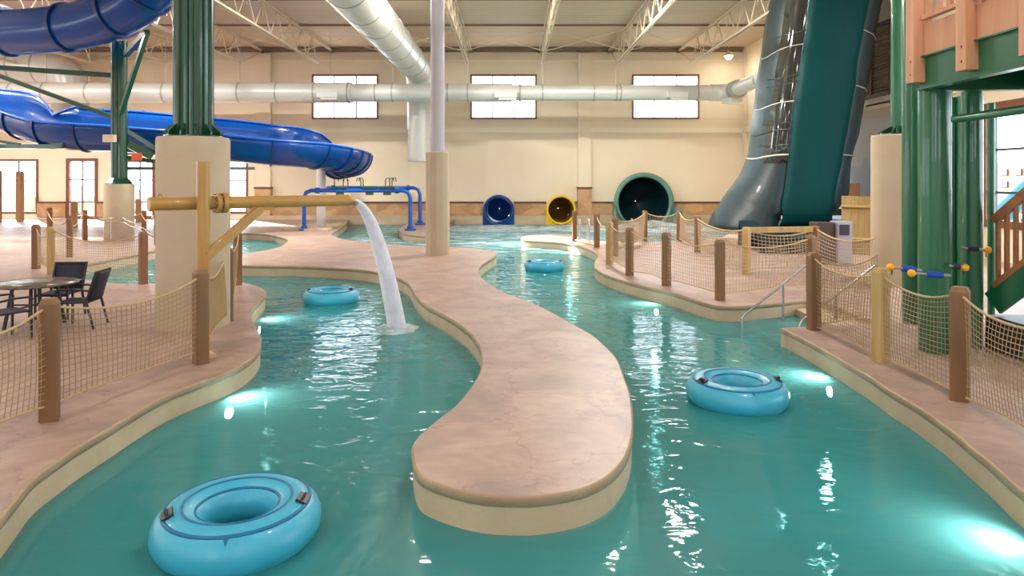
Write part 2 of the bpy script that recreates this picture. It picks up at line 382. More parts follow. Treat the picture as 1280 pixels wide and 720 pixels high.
def area2(p): return sum(p[i].x * p[(i + 1) % len(p)].y - p[(i + 1) % len(p)].x * p[i].y for i in range(len(p)))
def land(pts, tn):
    if area2(pts) < 0: pts = pts[::-1]
    n = len(pts); nor = []
    for i in range(n):
        a = pts[(i - 1) % n]; b = pts[(i + 1) % n]; d = (b - a); d.z = 0; d.normalize()
        nor.append(Vector((d.y, -d.x, 0)))                       # outward for CCW
    def ring(off, z): return [p - nor[i] * off + Vector((0, 0, z)) for i, p in enumerate(pts)]
    m = MB(); top = ring(.03, 0)
    m.add(top, [tuple(range(n))])
    struct(m.build('floor', 'deck'))
    m = MB(); rows = [ring(.03, 0), ring(.015, -.004), ring(.01, -.014), ring(.01, -.08), ring(.025, -.086)]
    m.strip([r + [r[0]] for r in rows])
    struct(m.build('trim_%d' % tn, 'coping'))
    m = MB(); rows = [ring(.025, -.08), ring(.025, -.5)]
    m.strip([r + [r[0]] for r in rows]); struct(m.build('wall_curb', 'curb'))
    m = MB(); rows = [ring(.02, WZ - .03), ring(-.05, BZ - .05)]
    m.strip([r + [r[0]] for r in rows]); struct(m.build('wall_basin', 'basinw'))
land(left, 1); land(right, 2); land(mound, 3)
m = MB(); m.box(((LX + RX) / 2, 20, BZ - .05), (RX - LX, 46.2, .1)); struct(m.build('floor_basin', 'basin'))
m = MB(); m.box(((LX + RX) / 2, (REAR - 3) / 2, -.1), (RX - LX, -3 - REAR, .2)); struct(m.build('floor', 'deck'))
m = MB(); m.box(((LX + RX) / 2, 20, (WZ + BZ) / 2 + .02), (RX - LX - .2, 45.9, WZ - BZ - .04))
tag(m.build('pool_water', 'water'), 'rippled turquoise water filling the winding pool', 'water', kind='stuff')

# steps into the water between the two right decks
st = sroot('floor_steps', (5.4, 12.6, BZ))
for i, (x0, zt) in enumerate([(3.9, -.85), (4.35, -.7), (4.8, -.52), (5.25, -.34), (5.7, -.17)]):
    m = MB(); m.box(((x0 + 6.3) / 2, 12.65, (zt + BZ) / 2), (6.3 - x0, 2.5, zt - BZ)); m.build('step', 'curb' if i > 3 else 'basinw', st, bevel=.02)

# ------------------------------------------------------------------ back wall with its openings
Y0 = WALLY
def X43(p): return (p - CX) * Y0 / F
def Z43(p): return H - (p - HZ) * Y0 / F
wins = []   # x0,x1,z0,z1
for a, b in [(390, 473), (588, 671), (790, 874)]: wins.append((X43(a), X43(b), Z43(149), Z43(93)))
low = [(X43(-120), X43(-60), .1, Z43(199)), (X43(-25), X43(48), .35, Z43(199)), (X43(83), X43(122.5), .02, Z43(198)), (X43(155), X43(194.5), .02, Z43(199)), (X43(250), X43(310), .35, Z43(200))]
tubes = [(X43(623.5), Z43(262.5), .9), (X43(700.5), Z43(262), .86), (X43(802), Z43(252.5), 1.72)]
outer = [(LX, -1.2), (RX, -1.2), (RX, CEIL), (LX, CEIL)]
holes = [[(x0, z0), (x1, z0), (x1, z1), (x0, z1)] for (x0, x1, z0, z1) in wins + low]
for (x, z, r) in tubes: holes.append([(x + r * math.cos(2 * PI * j / 32), z + r * math.sin(2 * PI * j / 32)) for j in range(32)])
def holed_wall(name, outer, holes, f, th, m='wall'):
    loops = [[Vector((a, b, 0)) for a, b in L] for L in [outer] + holes]
    tris = tessellate_polygon(loops); flat = [p for L in loops for p in L]
    mb = MB(); mb.add([f(p.x, p.y, 0) for p in flat], [tuple(t) for t in tris]); mb.add([f(p.x, p.y, th) for p in flat], [tuple(t) for t in tris])
    for L in loops[1:]:
        k = len(L)
        for i in range(k):
            a, b = L[i], L[(i + 1) % k]
            mb.add([f(a.x, a.y, 0), f(b.x, b.y, 0), f(b.x, b.y, th), f(a.x, a.y, th)], [(0, 1, 2, 3)])
    return struct(mb.build(name, m, origin=(0, 0, 0)))
holed_wall('wall_back', outer, holes, lambda a, b, d: (a, Y0 + d, b), .3)
wn = 0
def window(f, a0, a1, z0, z1, cols, rows, fw=.16, door=False, fm='winframe', mm='mullion', label=None):
    """f(a, z, depth) -> world"""
    global wn
    wn += 1
    r = sroot(('door_%d' if door else 'window_%d') % wn, f((a0 + a1) / 2, z0, 0), label)
    def b(mb, A0, A1, Z0, Z1, d0, d1):
        p = [f(A0, Z0, d0), f(A1, Z0, d0), f(A1, Z1, d0), f(A0, Z1, d0), f(A0, Z0, d1), f(A1, Z0, d1), f(A1, Z1, d1), f(A0, Z1, d1)]
        mb.add(p, [(3, 2, 1, 0), (4, 5, 6, 7), (0, 1, 5, 4), (1, 2, 6, 5), (2, 3, 7, 6), (3, 0, 4, 7)])
    m = MB(); d0, d1 = -.06, .14
    b(m, a0, a0 + fw, z0, z1, d0, d1); b(m, a1 - fw, a1, z0, z1, d0, d1); b(m, a0 + fw, a1 - fw, z1 - fw, z1, d0, d1); b(m, a0 + fw, a1 - fw, z0, z0 + fw, d0, d1)
    m.build('window_frame', fm, r)
    m = MB()
    for c in cols: b(m, a0 + (a1 - a0) * c - .035, a0 + (a1 - a0) * c + .035, z0 + fw, z1 - fw, .0, .09)
    for q in rows: b(m, a0 + fw, a1 - fw, z0 + (z1 - z0) * q - .035, z0 + (z1 - z0) * q + .035, .0, .085)
    m.build('mullion', mm, r)
    m = MB(); p = [f(a0 + fw, z0 + fw, .05), f(a1 - fw, z0 + fw, .05), f(a1 - fw, z1 - fw, .05), f(a0 + fw, z1 - fw, .05)]
    m.add(p, [(0, 1, 2, 3)]); m.build('pane', 'glass', r)
    return r
fb = lambda a, z, d: Vector((a, Y0 + d, z))
for (x0, x1, z0, z1) in wins: window(fb, x0, x1, z0, z1, (1 / 3, 2 / 3), (.5,), .11)
window(fb, *low[0], (.5,), (.6,)); window(fb, *low[1], (.66,), (.6,), .13)
window(fb, *low[2], (.5,), (.28, .65), .2, door=True); window(fb, *low[3], (.5,), (.28, .65), .2, door=True)
window(fb, *low[4], (.5,), (.28, .62), .13)
# trims, ledges, pilasters, stone base
m = MB(); m.box(((X43(370) + RX) / 2, Y0 - .06, Z43(163)), (RX - X43(370), .12, .3)); m.box(((LX + RX) / 2, Y0 - .05, Z43(76)), (RX - LX, .1, .12)); struct(m.build('trim_4', 'ledge'))
m = MB(); m.box(((LX + RX) / 2, Y0 - .1, Z43(64)), (RX - LX, .2, .12)); struct(m.build('trim_5', 'dsteel'))
segs = [(LX, low[0][0]), (low[0][1], low[1][0]), (low[1][1], low[2][0]), (low[2][1], low[3][0]), (low[3][1], low[4][0]), (low[4][1], tubes[0][0] - .95), (tubes[0][0] + .95, tubes[1][0] - .9), (tubes[1][0] + .9, tubes[2][0] - 1.78), (tubes[2][0] + 1.78, RX)]
m = MB(); c = MB()
for a, b in segs:
    m.box(((a + b) / 2, Y0 - .07, .58), (b - a, .14, .86)); c.box(((a + b) / 2, Y0 - .09, 1.05), (b - a, .2, .1))
struct(m.build('baseboard_back', 'stone')); struct(c.build('trim_6', 'brown'))
led = MB()
for a, b in segs[5:]:
    led.box(((a + b) / 2, Y0 - .25, -.3), (b - a, .5, 1.1))
led.box(((segs[4][0] + segs[4][1]) / 2 - 0, Y0 - .25, .09), (segs[4][1] - segs[4][0], .5, .3))
struct(led.build('trim_7', 'curb'))
for i, (a, b) in enumerate([(322, 340), (722, 738)]):
    xa, xb = X43(a), X43(b)
    m = MB(); m.box(((xa + xb) / 2, Y0 - .15, (Z43(235) + CEIL - .4) / 2), (xb - xa, .3, CEIL - .4 - Z43(235))); struct(m.build('wall_pilaster', 'wall'))
    m = MB(); m.box(((xa + xb) / 2, Y0 - .2, (Z43(236) + .2) / 2), (xb - xa + .06, .4, Z43(236) - .2)); struct(m.build('baseboard_pilaster', 'stone'))
    m = MB(); m.box(((xa + xb) / 2, Y0 - .22, Z43(234.8)), (xb - xa + .14, .46, .1)); struct(m.build('trim_%d' % (8 + i), 'brown'))
m = MB(); m.box((X43(932), Y0 - .3, CEIL / 2), (.45, .6, CEIL)); struct(m.build('wall_corner_pier', 'wall'))
# right wall: f(a=y, z)
fr = lambda a, z, d: Vector((RX + d, a, z))
rw = [(12.0, 21.2, 1.0, 4.75), (2.0, 10.5, 1.0, 4.75), (2.0, 10.5, 5.6, 9.0), (12.0, 21.2, 6.0, 9.2)]
lv = (26.1, 28.9, 5.75, 8.5)
holed_wall('wall_right', [(REAR, -1.2), (Y0 + .3, -1.2), (Y0 + .3, CEIL), (REAR, CEIL)], [[(a, c_), (b, c_), (b, d_), (a, d_)] for a, b, c_, d_ in rw], lambda a, b, d: (RX + d, a, b), .3)
for a, b, c_, d_ in rw: window(fr, a, b, c_, d_, [k * 1.45 / (b - a) for k in range(1, int((b - a) / 1.45) + 1)], ((.28, .62)), .22)
m = MB(); m.box((RX - .06, 29, Z43(163)), (.12, 28, .3)); m.box((RX - .06, 18, 5.35), (.12, 20, .22)); struct(m.build('trim_10', 'ledge'))
m = MB(); m.add([(RX - .02, 22, .2), (RX - .02, 34.5, .2), (RX - .02, 34.5, 4.9), (RX - .02, 22, 4.9)], [(0, 1, 2, 3)])
mu = tag(m.build('wall_mural', 'mural'), 'pale blue mountain and sky painting on the right wall', 'mural'); mu.modifiers.new('s', 'SOLIDIFY').thickness = .01
lr = thing('louver_vent', 'large framed louvre vent high on the right wall', 'vent', (RX, 27.5, 5.75))
m = MB()
for q in range(22): m.box((RX - .1, (lv[0] + lv[1]) / 2, lv[2] + .1 + q * (lv[3] - lv[2] - .2) / 21), (.03, lv[1] - lv[0] - .1, .1), R=Matrix.Rotation(.6, 3, 'Y'))
m.build('slat', 'louver', lr)
m = MB()
for a in (lv[0], (lv[0] + lv[1]) / 2, lv[1]): m.box((RX - .1, a, (lv[2] + lv[3]) / 2), (.16, .1, lv[3] - lv[2] + .1))
for z in (lv[2], lv[3]): m.box((RX - .1, (lv[0] + lv[1]) / 2, z), (.16, lv[1] - lv[0] + .1, .12))
m.build('vent_frame', 'brown', lr)
# left and rear walls, ceiling
lw = [(y, y + 6, 1.0, 6.0) for y in (-8, 2, 12, 22, 32)]
holed_wall('wall_left', [(REAR, -1.2), (Y0 + .3, -1.2), (Y0 + .3, CEIL), (REAR, CEIL)], [[(a, c_), (b, c_), (b, d_), (a, d_)] for a, b, c_, d_ in lw], lambda a, b, d: (LX - d, a, b), .3)
for a, b, c_, d_ in lw: window(lambda a, z, d: Vector((LX - d, a, z)), a, b, c_, d_, (.25, .5, .75), (.5,))
bw = [(x, x + 6, 3.2, 8.6) for x in (-21, -9, 3)]
holed_wall('wall_rear', [(LX, -1.2), (RX, -1.2), (RX, CEIL), (LX, CEIL)], [[(a, c_), (b, c_), (b, d_), (a, d_)] for a, b, c_, d_ in bw], lambda a, b, d: (a, REAR - d, b), .3)
for a, b, c_, d_ in bw: window(lambda a, z, d: Vector((a, REAR - d, z)), a, b, c_, d_, (.25, .5, .75), (.33, .66))
m = MB(); m.box(((LX + RX) / 2, (Y0 + REAR) / 2, CEIL + .1), (RX - LX + .6, Y0 - REAR + .6, .2)); struct(m.build('ceiling', 'ceil'))
pl = MB()
for y in (42.6, 36.5, 31.3, 26, 20.6, 15.2, 9.8): pl.box(((LX + RX) / 2, y, CEIL - .05), (RX - LX, .06, .1))
struct(pl.build('ceiling_joists', 'dsteel'))

# trusses
names = ['left of the small green support tower', 'behind the small green support tower', 'behind the fluted green column', 'just left of the tilted white duct',
         'hidden partly by the tilted white duct', 'right beside the thin grey ceiling pole', 'above the middle upper window', 'left of the right upper window', 'above the right upper window, nearest the lamp']
tx = [1.75 + 4.33 * k for k in range(-7, 3)]
tlab = ['far left, over the blue tube slide', 'over the small green support tower', 'behind the fluted green column', 'first right of the fluted green column', 'above the left upper window',
        'behind the slanting white duct', 'beside the slender grey ceiling pole', 'just right of the middle upper window', 'above and left of the right upper window', 'meeting the wall over the right upper window']
for x, lb in zip(tx, tlab):
    t = thing('roof_truss', 'cream steel roof truss ' + lb, 'truss', (x, 24, 9.1), 'steel roof trusses')
    m = MB()
    for s in (-.06, .06): m.box((x + s, 23.4, 10.5), (.05, 39, .09))
    m.build('top_chord', 'steelw', t)
    m = MB()
    for s in (-.06, .06): m.box((x + s, 22, 9.2), (.05, 35.6, .09))
    m.build('bottom_chord', 'steelw', t)
    m = MB(); y = 39.6
    m.bar((x, 42.8, 10.45), (x, 39.6, 9.2), .05)
    while y > 5:
        m.bar((x, y, 9.2), (x, y - .95, 10.5), .045); m.bar((x, y - .95, 10.5), (x, y - 1.9, 9.2), .045)
        m.bar((x, y - .95, 10.5), (x, y - .95, 9.85), .03); y -= 1.9
    m.build('web', 'steelw', t)
    m = MB(); m.box((x, 42.75, 10.5), (.25, .3, .25)); m.build('bearing_seat', 'dsteel', t)
m = MB()
for i in range(len(tx) - 1):
    for y in (36.4, 25.5):
        m.bar((tx[i], y, 9.25), (tx[i + 1], y, 10.45), .03); m.bar((tx[i], y, 10.45), (tx[i + 1], y, 9.25), .03)
m2 = m.build('ceiling_bracing', 'steelw'); struct(m2)

# ------------------------------------------------------------------ ducts
def duct(name, label, path, r, joints, hang=()):
    t = thing(name, label, 'duct', path[0])
    MB().tube(path, r, 24).build('duct_run', 'duct', t)
    return t
DY, DZ = 38.0, 2.4 + 110 * 38 / 860
def XD(p): return (p - CX) * DY / F
t = thing('wall_duct', 'long white round duct running across the back wall past the upper windows', 'duct', (0, DY, DZ - .6))
sec = [(-120, 380, .565), (380, 440, .56), (440, 640, .50), (640, 870, .44), (870, 886, .43)]
for a, b, r in sec: MB().cyl((XD(a), DY, DZ), (XD(b), DY, DZ), r, 28).build('duct_run', 'duct', t)
for p, r in [(-60, .565), (17, .565), (58, .565), (112, .565), (207, .565), (300, .565), (347, .565), (394, .56), (436, .57), (470, .50), (491, .5), (560, .5), (585, .5), (650, .5), (678, .44), (742, .44), (770, .44), (775, .44), (871, .45)]:
    MB().tube([(XD(p) - .04, DY, DZ), (XD(p) + .04, DY, DZ)], r + .018, 28).build('joint_ring', 'ductring', t)
for p, w in ((413, 26), (632, 28), (843, 26)):
    m = MB(); w = w * DY / F; m.box((XD(p), DY - .5, DZ - .18), (w, .5, .35)); m.box((XD(p) + .1, DY - .6, DZ - .42), (w * .8, .35, .12)); m.build('air_outlet', 'ductring' if p == 0 else 'duct', t, bevel=.03)
for p in (-60, 58, 112, 207, 300, 413, 491, 585, 678, 770, 775): MB().bar((XD(p), DY, DZ + .4), (XD(p), DY, CEIL - .1), .025).build('hanger_rod', 'ductring', t)
# elbow and branch
t = thing('branch_duct', 'white duct with elbow turning from the back wall behind the green slide', 'duct', (12.2, 36, DZ - .5))
MB().tube([(XD(886), DY, DZ), (XD(898), DY, DZ), (XD(906) + .1, DY - .25, DZ), (XD(909) + .1, DY - .9, DZ)], .47, 24).build('elbow', 'duct', t)
xb = XD(909) + .1
MB().tube([(xb, DY - .8, DZ), (xb, 30.6, DZ + .12)], .36, 24).build('duct_run', 'duct', t)
for y in (37, 36.5, 33.2): MB().cyl((xb, y - .05, DZ + .01), (xb, y + .05, DZ + .01), .5 if y > 36 else .38, 24).build('joint_ring', 'ductring', t)
MB().box((xb - .1, DY - .9, DZ - .55), (.9, .7, .3), rz=.5).build('air_outlet', 'duct', t, bevel=.04)
t = thing('elbow_duct', 'fat white duct turning down behind the wall duct at far left', 'duct', V(88, 152, 40.6))
MB().tube(smooth_chain([V(-160, 84, 40.6), V(20, 84, 40.6), V(60, 85, 40.6), V(80, 92, 40.6), V(88, 108, 40.6), V(88, 152, 40.6)], 4), .95, 28).build('duct_run', 'duct', t)
for p in (-60, 20, 50): MB().cyl(V(p - 1, 84, 40.6), V(p + 1, 84, 40.6), .97, 28).build('joint_ring', 'ductring', t)
# big trunk duct
t = thing('trunk_duct', 'big white duct coming from overhead and dropping down the back wall', 'duct', (-5.4, 40.4, 3.6))
bx, bz, by = -5.36, 8.75, 40.3
MB().tube(smooth_chain([(bx, 8, bz), (bx, 30, bz), (bx, 38.6, bz), (bx, 39.6, bz - .15), (bx, 40.15, bz - .7), (bx, by, bz - 1.5), (bx, by, 5.4)], 4), .78, 32).build('duct_run', 'duct', t)
for y in (36.6, 34.2, 31.8, 29.4, 27.0, 24.6, 22.2, 19.8, 17.4, 15, 12.6): MB().cyl((bx, y - .04, bz), (bx, y + .04, bz), .8, 32).build('joint_ring', 'ductring', t)
m = MB(); z = 5.5
while z > 3.7: m.cyl((bx, by, z), (bx, by, z - .19), .74, 32); m.cyl((bx, by, z - .19), (bx, by, z - .22), .70, 32); z -= .22
m.build('ribbed_outlet', 'duct', t)

# ------------------------------------------------------------------ columns
def gusset(mb, c, r0, r1, h, n=8, tw=.03, a0=0):
    for k in range(n):
        a = a0 + 2 * PI * k / n; d = Vector((math.cos(a), math.sin(a), 0)); s = Vector((-d.y, d.x, 0)) * tw / 2
        p = [c + d * r0 * .9, c + d * r1, c + d * r1 + Vector((0, 0, .06)), c + d * r0 * 1.02 + Vector((0, 0, h)), c + d * r0 * .9 + Vector((0, 0, h))]
        mb.add([q - s for q in p] + [q + s for q in p], [(4, 3, 2, 1, 0), (5, 6, 7, 8, 9)] + [(i, (i + 1) % 5, 5 + (i + 1) % 5, 5 + i) for i in range(5)])
# big fluted green column on left
cY = 11.5; cx = (242 - CX) * cY / F
t = thing('fluted_column', 'tall fluted dark green column on a round beige base in the left deck', 'column', (cx, cY, 0))
MB().lathe([(.57, 0), (.57, 3.08), (.55, 3.12), (0, 3.12)], (cx, cY, 0), 48).build('base', 'column', t)
m = MB()
prof = []
for j in range(96):
    a = 2 * PI * j / 96; k = (j % 8) / 8; rr = .315 - (.04 if 2 <= j % 8 <= 5 else 0); prof.append((rr * math.cos(a), rr * math.sin(a)))
m.tube([(cx, cY, 3.1), (cx, cY, CEIL)], 1, prof=prof, smooth=False, up=Vector((0, 1, 0))); m.build('shaft', 'green', t)
m = MB(); m.lathe([(.46, 3.12), (.46, 3.15), (0, 3.15)], (cx, cY, 0), 32); gusset(m, Vector((cx, cY, 3.15)), .3, .46, .2, 12); m.build('base_plate', 'green', t)
# centre column
cY2 = 22.4; c2 = (547 - CX) * cY2 / F
t = thing('pole_column', 'slender grey ceiling pole on a thick beige base in the middle deck', 'column', (c2, cY2, 0))
MB().lathe([(.39, 0), (.39, 3.3), (.37, 3.34), (0, 3.34)], (c2, cY2, 0), 12, smooth=False).build('base', 'column', t, bevel=.02)
MB().cyl((c2, cY2, 3.3), (c2, cY2, CEIL), .225, 28).build('shaft', 'greyp', t)
# small green column = slide support tower
tY = 27.9; t3 = (149 - CX) * tY / F
t = thing('slide_support_tower', 'green steel tower with braces on a round base holding the blue slides', 'tower', (t3, tY, 0))
MB().lathe([(.55, 0), (.55, 2.24), (.52, 2.27), (0, 2.27)], (t3, tY, 0), 32).build('base', 'column', t)
m = MB()
for dx, dy in ((-.14, 0), (.14, 0), (0, .15)): m.cyl((t3 + dx, tY + dy, 2.2), (t3 + dx, tY + dy, V(0, 52, tY).z), .18, 16)
m.build('pole', 'green', t)
m = MB(); m.lathe([(.52, 2.27), (.52, 2.3), (.32, 2.52), (.2, 2.52)], (t3, tY, 0), 8, smooth=False); m.build('base_plate', 'green', t)
def arm(p, q, w=.14, name='brace'): MB().bar(p, q, w).build(name, 'green', t)
tp = Vector((t3, tY, 0))
arm(V(157, 68, 27.8), V(184, 40, 26.4), .2); arm(V(150, 145, 27.8), V(184, 40, 26.4), .16)
arm(V(-80, 79, 29), V(140, 94.5, 27.9), .2); arm(V(-80, 66, 29), V(140, 146, 27.9), .16)
arm(V(158, 163, 28), V(202, 190, 28.6), .16); arm(V(158, 197, 28), V(200, 203, 28), .16); arm(V(158, 210.5, 28), V(318, 210.5, 28.6), .12)
arm(V(160, 180, 28), V(190, 196, 28.5), .3)
arm(V(-80, 183, 30), V(78, 183, 29.4), .18); arm(V(-60, 166, 30), V(25, 181, 29.6), .12); arm(V(50, 168, 29.6), V(82, 181, 29.4), .34)
m = MB(); m.box(V(137, 173, 27.5), (.45, .2, .3)); m.build('floodlight', 'steelw', t)
MB().box(V(171, 196, 27.6), (.4, .04, .3)).build('sign_plate', 'sign', t)
# pale pillar under slide end
pY = 34.5; p4 = (401.5 - CX) * pY / F
m = MB(); m.cyl((p4, pY, 0), (p4, pY, 3.15), .22, 20); tag(m.build('slide_pillar', 'pillar'), 'pale round pillar under the open end of the blue slide', 'pillar')
# right concrete column
rY = 16.0; rxx = (1122 - CX) * rY / F
t = thing('green_column', 'round green column on a beige base behind the right net fence', 'column', (rxx, rY, 0))
MB().lathe([(.56, 0), (.56, 3.42), (.54, 3.46), (0, 3.46)], (rxx, rY, 0), 48).build('base', 'column', t)
MB().cyl((rxx, rY, 3.4), (rxx, rY, CEIL), .14, 20).build('shaft', 'green2', t)
m = MB(); gusset(m, Vector((rxx, rY, 3.46)), .13, .42, .22, 8); m.lathe([(.42, 3.46), (.42, 3.5), (0, 3.5)], (rxx, rY, 0), 24); m.build('base_plate', 'green', t)

# ------------------------------------------------------------------ blue slides
def sweep(path, prof, up=Vector((0, 0, 1))):
    rows = []; P = path; k = len(P)
    for i in range(k):
        T = (P[min(i + 1, k - 1)] - P[max(i - 1, 0)]).normalized()
        x = T.cross(up).normalized(); y = x.cross(T).normalized()
        rows.append([P[i] + x * a + y * b for a, b in prof])
    return rows
circ = lambda r, n=32: [(r * math.cos(2 * PI * j / n), r * math.sin(2 * PI * j / n)) for j in range(n)]
# upper closed tube
t = thing('tube_slide', 'glossy blue closed tube slide crossing the upper left corner', 'water slide', (-18, 25, 6))
pth = smooth_chain([V(-160, 30, 27), V(-80, 36, 26.5), V(0, 40, 26), V(50, 38.5, 25.6), V(100, 32, 25.2), V(140, 20, 24.8), V(172, 2, 24.4), V(195, -28, 24), V(205, -60, 23.5)], 6)
m = MB(); R0 = .84
m.tube(pth, R0, 36); m.build('tube_shell', 'blue', t)
for i in (4, 13, 22, 31, 38, 44):
    if i + 1 < len(pth):
        d = (pth[i + 1] - pth[i]).normalized() * .07
        MB().tube([pth[i] - d, pth[i] + d], R0 + .085, 36).build('flange', 'bluelight', t)
# seam rib along the tube
rows = sweep(pth, [(.0, .0)])
m = MB(); m.tube([r[0] + Vector((0, -.52, .68)) for r in rows], .035, 6); m.build('seam', 'bluelight', t)
# lower open flume
t = thing('open_slide', 'glossy blue open flume slide with one high side along the left', 'water slide', (-14, 30, 4))
pl_ = smooth_chain([V(-200, 128, 32), V(-80, 128, 31), V(0, 134, 31), V(40, 146, 30.5), V(75, 155, 30), V(110, 158, 30), V(150, 160, 30), V(220, 166, 30), V(284, 171, 30.5), V(340, 177, 31), V(388, 181, 32), V(420, 187, 33.6), V(438, 193, 36), V(436, 196, 38), V(420, 200, 39.5)], 6)
prof = []
Rr = 1.05
for j in range(0, 17):
    a = PI + PI * j / 16; prof.append((math.cos(a), math.sin(a)))
# x axis = T x up : heading +X gives x = -Y (towards the viewer) ; so near side is +a
n = len(pl_)
rows = []; inn = []; rims = []
for i in range(n):
    T = (pl_[min(i + 1, n - 1)] - pl_[max(i - 1, 0)]).normalized()
    x = T.cross(Vector((0, 0, 1))).normalized(); y = x.cross(T).normalized()
    u = i / (n - 1)
    hi = .85 if i < 12 else (.15 + .7 * abs(math.cos(PI * (i - 12) / 12)) if i < 24 else .82)
    if i > n - 18: hi = max(.05, .82 * (n - 1 - i) / 17)
    row = [pl_[i] - x * Rr * .93 + y * hi]
    row += [pl_[i] - x * Rr * 1.0 + y * hi * .5]
    row += [pl_[i] + x * a * Rr + y * b * Rr for a, b in prof]
    rows.append(row); rims.append((row[-1], row[0]))
m = MB(); m.strip(rows); m.build('trough', 'blue', t, solid=.05)
m = MB(); m.tube([r[0] + Vector((0, 0, .01)) for r in rims], .06, 8); m.tube([r[1] for r in rims], .05, 8); m.build('rim', 'bluep', t)
for i in (3, 11, 17, 23, 30, 37, 46, 54, 61, 65, 68, 71, 74, 77, 80, 83):
    if i + 1 < n:
        c_ = pl_[i]; d = (pl_[i + 1] - pl_[i - 1]).normalized() * .045
        ra = [c_ + (p - c_) * 1.09 - d for p in rows[i]]; rb = [c_ + (p - c_) * 1.09 + d for p in rows[i]]
        r0 = [p - d for p in rows[i]]; r1 = [p + d for p in rows[i]]
        mm_ = MB(); mm_.strip([r0, ra, rb, r1], smooth=False); mm_.build('flange', 'bluelight', t)

# ------------------------------------------------------------------ slide mouths in the back wall
def mouth(name, label, x, z, r, mo, mi, mr, front):
    t = thing(name, label, 'slide exit', (x, Y0 - front, z - r))
    n = 40
    def ringp(rr, y, z0=z): return [Vector((x + rr * math.cos(2 * PI * j / n), y, z0 + rr * math.sin(2 * PI * j / n))) for j in range(n)]
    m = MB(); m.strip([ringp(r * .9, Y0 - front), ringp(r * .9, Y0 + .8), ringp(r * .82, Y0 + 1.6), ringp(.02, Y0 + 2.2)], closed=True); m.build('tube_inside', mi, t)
    m = MB(); m.strip([ringp(r * .995, Y0 + .32), ringp(r * .995, Y0 - front), ringp(r * 1.07, Y0 - front), ringp(r * 1.07, Y0 - front - .1), ringp(r * .93, Y0 - front - .1), ringp(r * .9, Y0 - front)], closed=True); m.build('rim', mr, t)
    # square skirt under the lower half, down into the water
    m = MB(); zb = -.4; k = 12
    o = [Vector((x + r * 1.07 * math.cos(a), 0, z + r * 1.07 * math.sin(a))) for a in [PI + PI * j / k for j in range(k + 1)]]
    y0, y1 = Y0 - front - .04, Y0 - .02
    for j in range(k):
        a, b = o[j], o[j + 1]; 
        za, zb_ = min(a.z, z), min(b.z, z)
        m.add([(a.x, y0, a.z), (b.x, y0, b.z), (b.x, y0, min(zb, b.z - .01)), (a.x, y0, min(zb, a.z - .01))], [(3, 2, 1, 0)])
    for s_ in (0, k):
        a = o[s_]; m.add([(a.x, y0, a.z), (a.x, y1, a.z), (a.x, y1, zb), (a.x, y0, zb)], [(0, 1, 2, 3)])
    m.build('skirt', mo, t)
    return t
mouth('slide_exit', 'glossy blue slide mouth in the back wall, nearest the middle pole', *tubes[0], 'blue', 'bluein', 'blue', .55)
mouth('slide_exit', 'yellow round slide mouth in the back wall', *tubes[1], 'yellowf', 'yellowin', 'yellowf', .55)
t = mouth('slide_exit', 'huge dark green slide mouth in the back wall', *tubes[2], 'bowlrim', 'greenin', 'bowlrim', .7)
m = MB()
x, z, r = tubes[2]
for s in (-1, 1):
    m = MB(); rows = []
    for yy, ex in ((Y0 - .7, 0), (Y0 - 2.2, .35)):
        rows.append([Vector((x + s * (r * 1.0 * math.cos(a) + ex * (1 if a < .3 else .6)), yy, z + r * math.sin(a) - ex * .9)) for a in [-.1, -.3, -.5, -.7, -.9, -1.1]])
    m.strip(rows); m.build('side_wing', 'bowlrim', t, solid=.08)

# ------------------------------------------------------------------ blue spray pipe frames
def arch(xa, ya, xb_, yb, zt, lb, base=0):
    t = thing('spray_arch', lb, 'spray pipe', (xa, ya, 0), 'blue spray pipe arches')
    A, B = Vector((xa, ya, base)), Vector((xb_, yb, base)); d = (B - A).normalized() * .35
    up = Vector((0, 0, 1))
    p = [A, A + up * (zt - .35), A + up * (zt - .1) + d * .3, A + up * zt + d, B + up * zt - d, B + up * (zt - .1) - d * .3, B + up * (zt - .35), B]
    MB().tube(p, .1, 14).build('pipe', 'bluep', t)
    m = MB()
    for q in (A, B): m.cyl(q, q + up * .08, .28, 16); m.cyl(q + up * .08, q + up * .2, .16, 16)
    m.build('foot_flange', 'bluep', t)
    for q, s in ((A, 1), (B, -1)): c_ = q + up * zt + d * s * 1.6; MB().cyl(c_, c_ + d * s * .5, .15, 14).build('coupling', 'bluep', t)
    return t, A + up * zt, B + up * zt
t1, a1, b1 = arch(G(380, 288).x, G(380, 288).y, G(516, 286.5).x, G(380, 288).y, 1.93, 'blue pipe arch with small spray hooks, the nearer of two')
t2, a2, b2 = arch(G(402, 281).x, G(402, 281).y, G(526, 280.5).x, G(402, 281).y, 2.02, 'blue pipe arch standing behind the one with hooks')
for p in (418, 429, 435, 451, 454, 482, 487, 490):
    c_ = Vector(((p - CX) * a1.y / F, a1.y, 1.95)); s = -1 if p in (451, 454, 435) else 1
    MB().tube([c_, c_ + Vector((0, 0, .5)), c_ + Vector((.06 * s, 0, .58)), c_ + Vector((.18 * s, 0, .58)), c_ + Vector((.2 * s, 0, .42))], .025, 6).build('spray_hook', 'frame', t1)
for p in (425, 462, 484):
    c_ = Vector(((p - CX) * a1.y / F, a1.y, 2.07)); m = MB(); m.box(c_, (.75, .25, .1)); m.box(c_ + Vector((0, 0, -.3)), (.35, .2, .12)); m.build('valve_bank', 'green', t1)

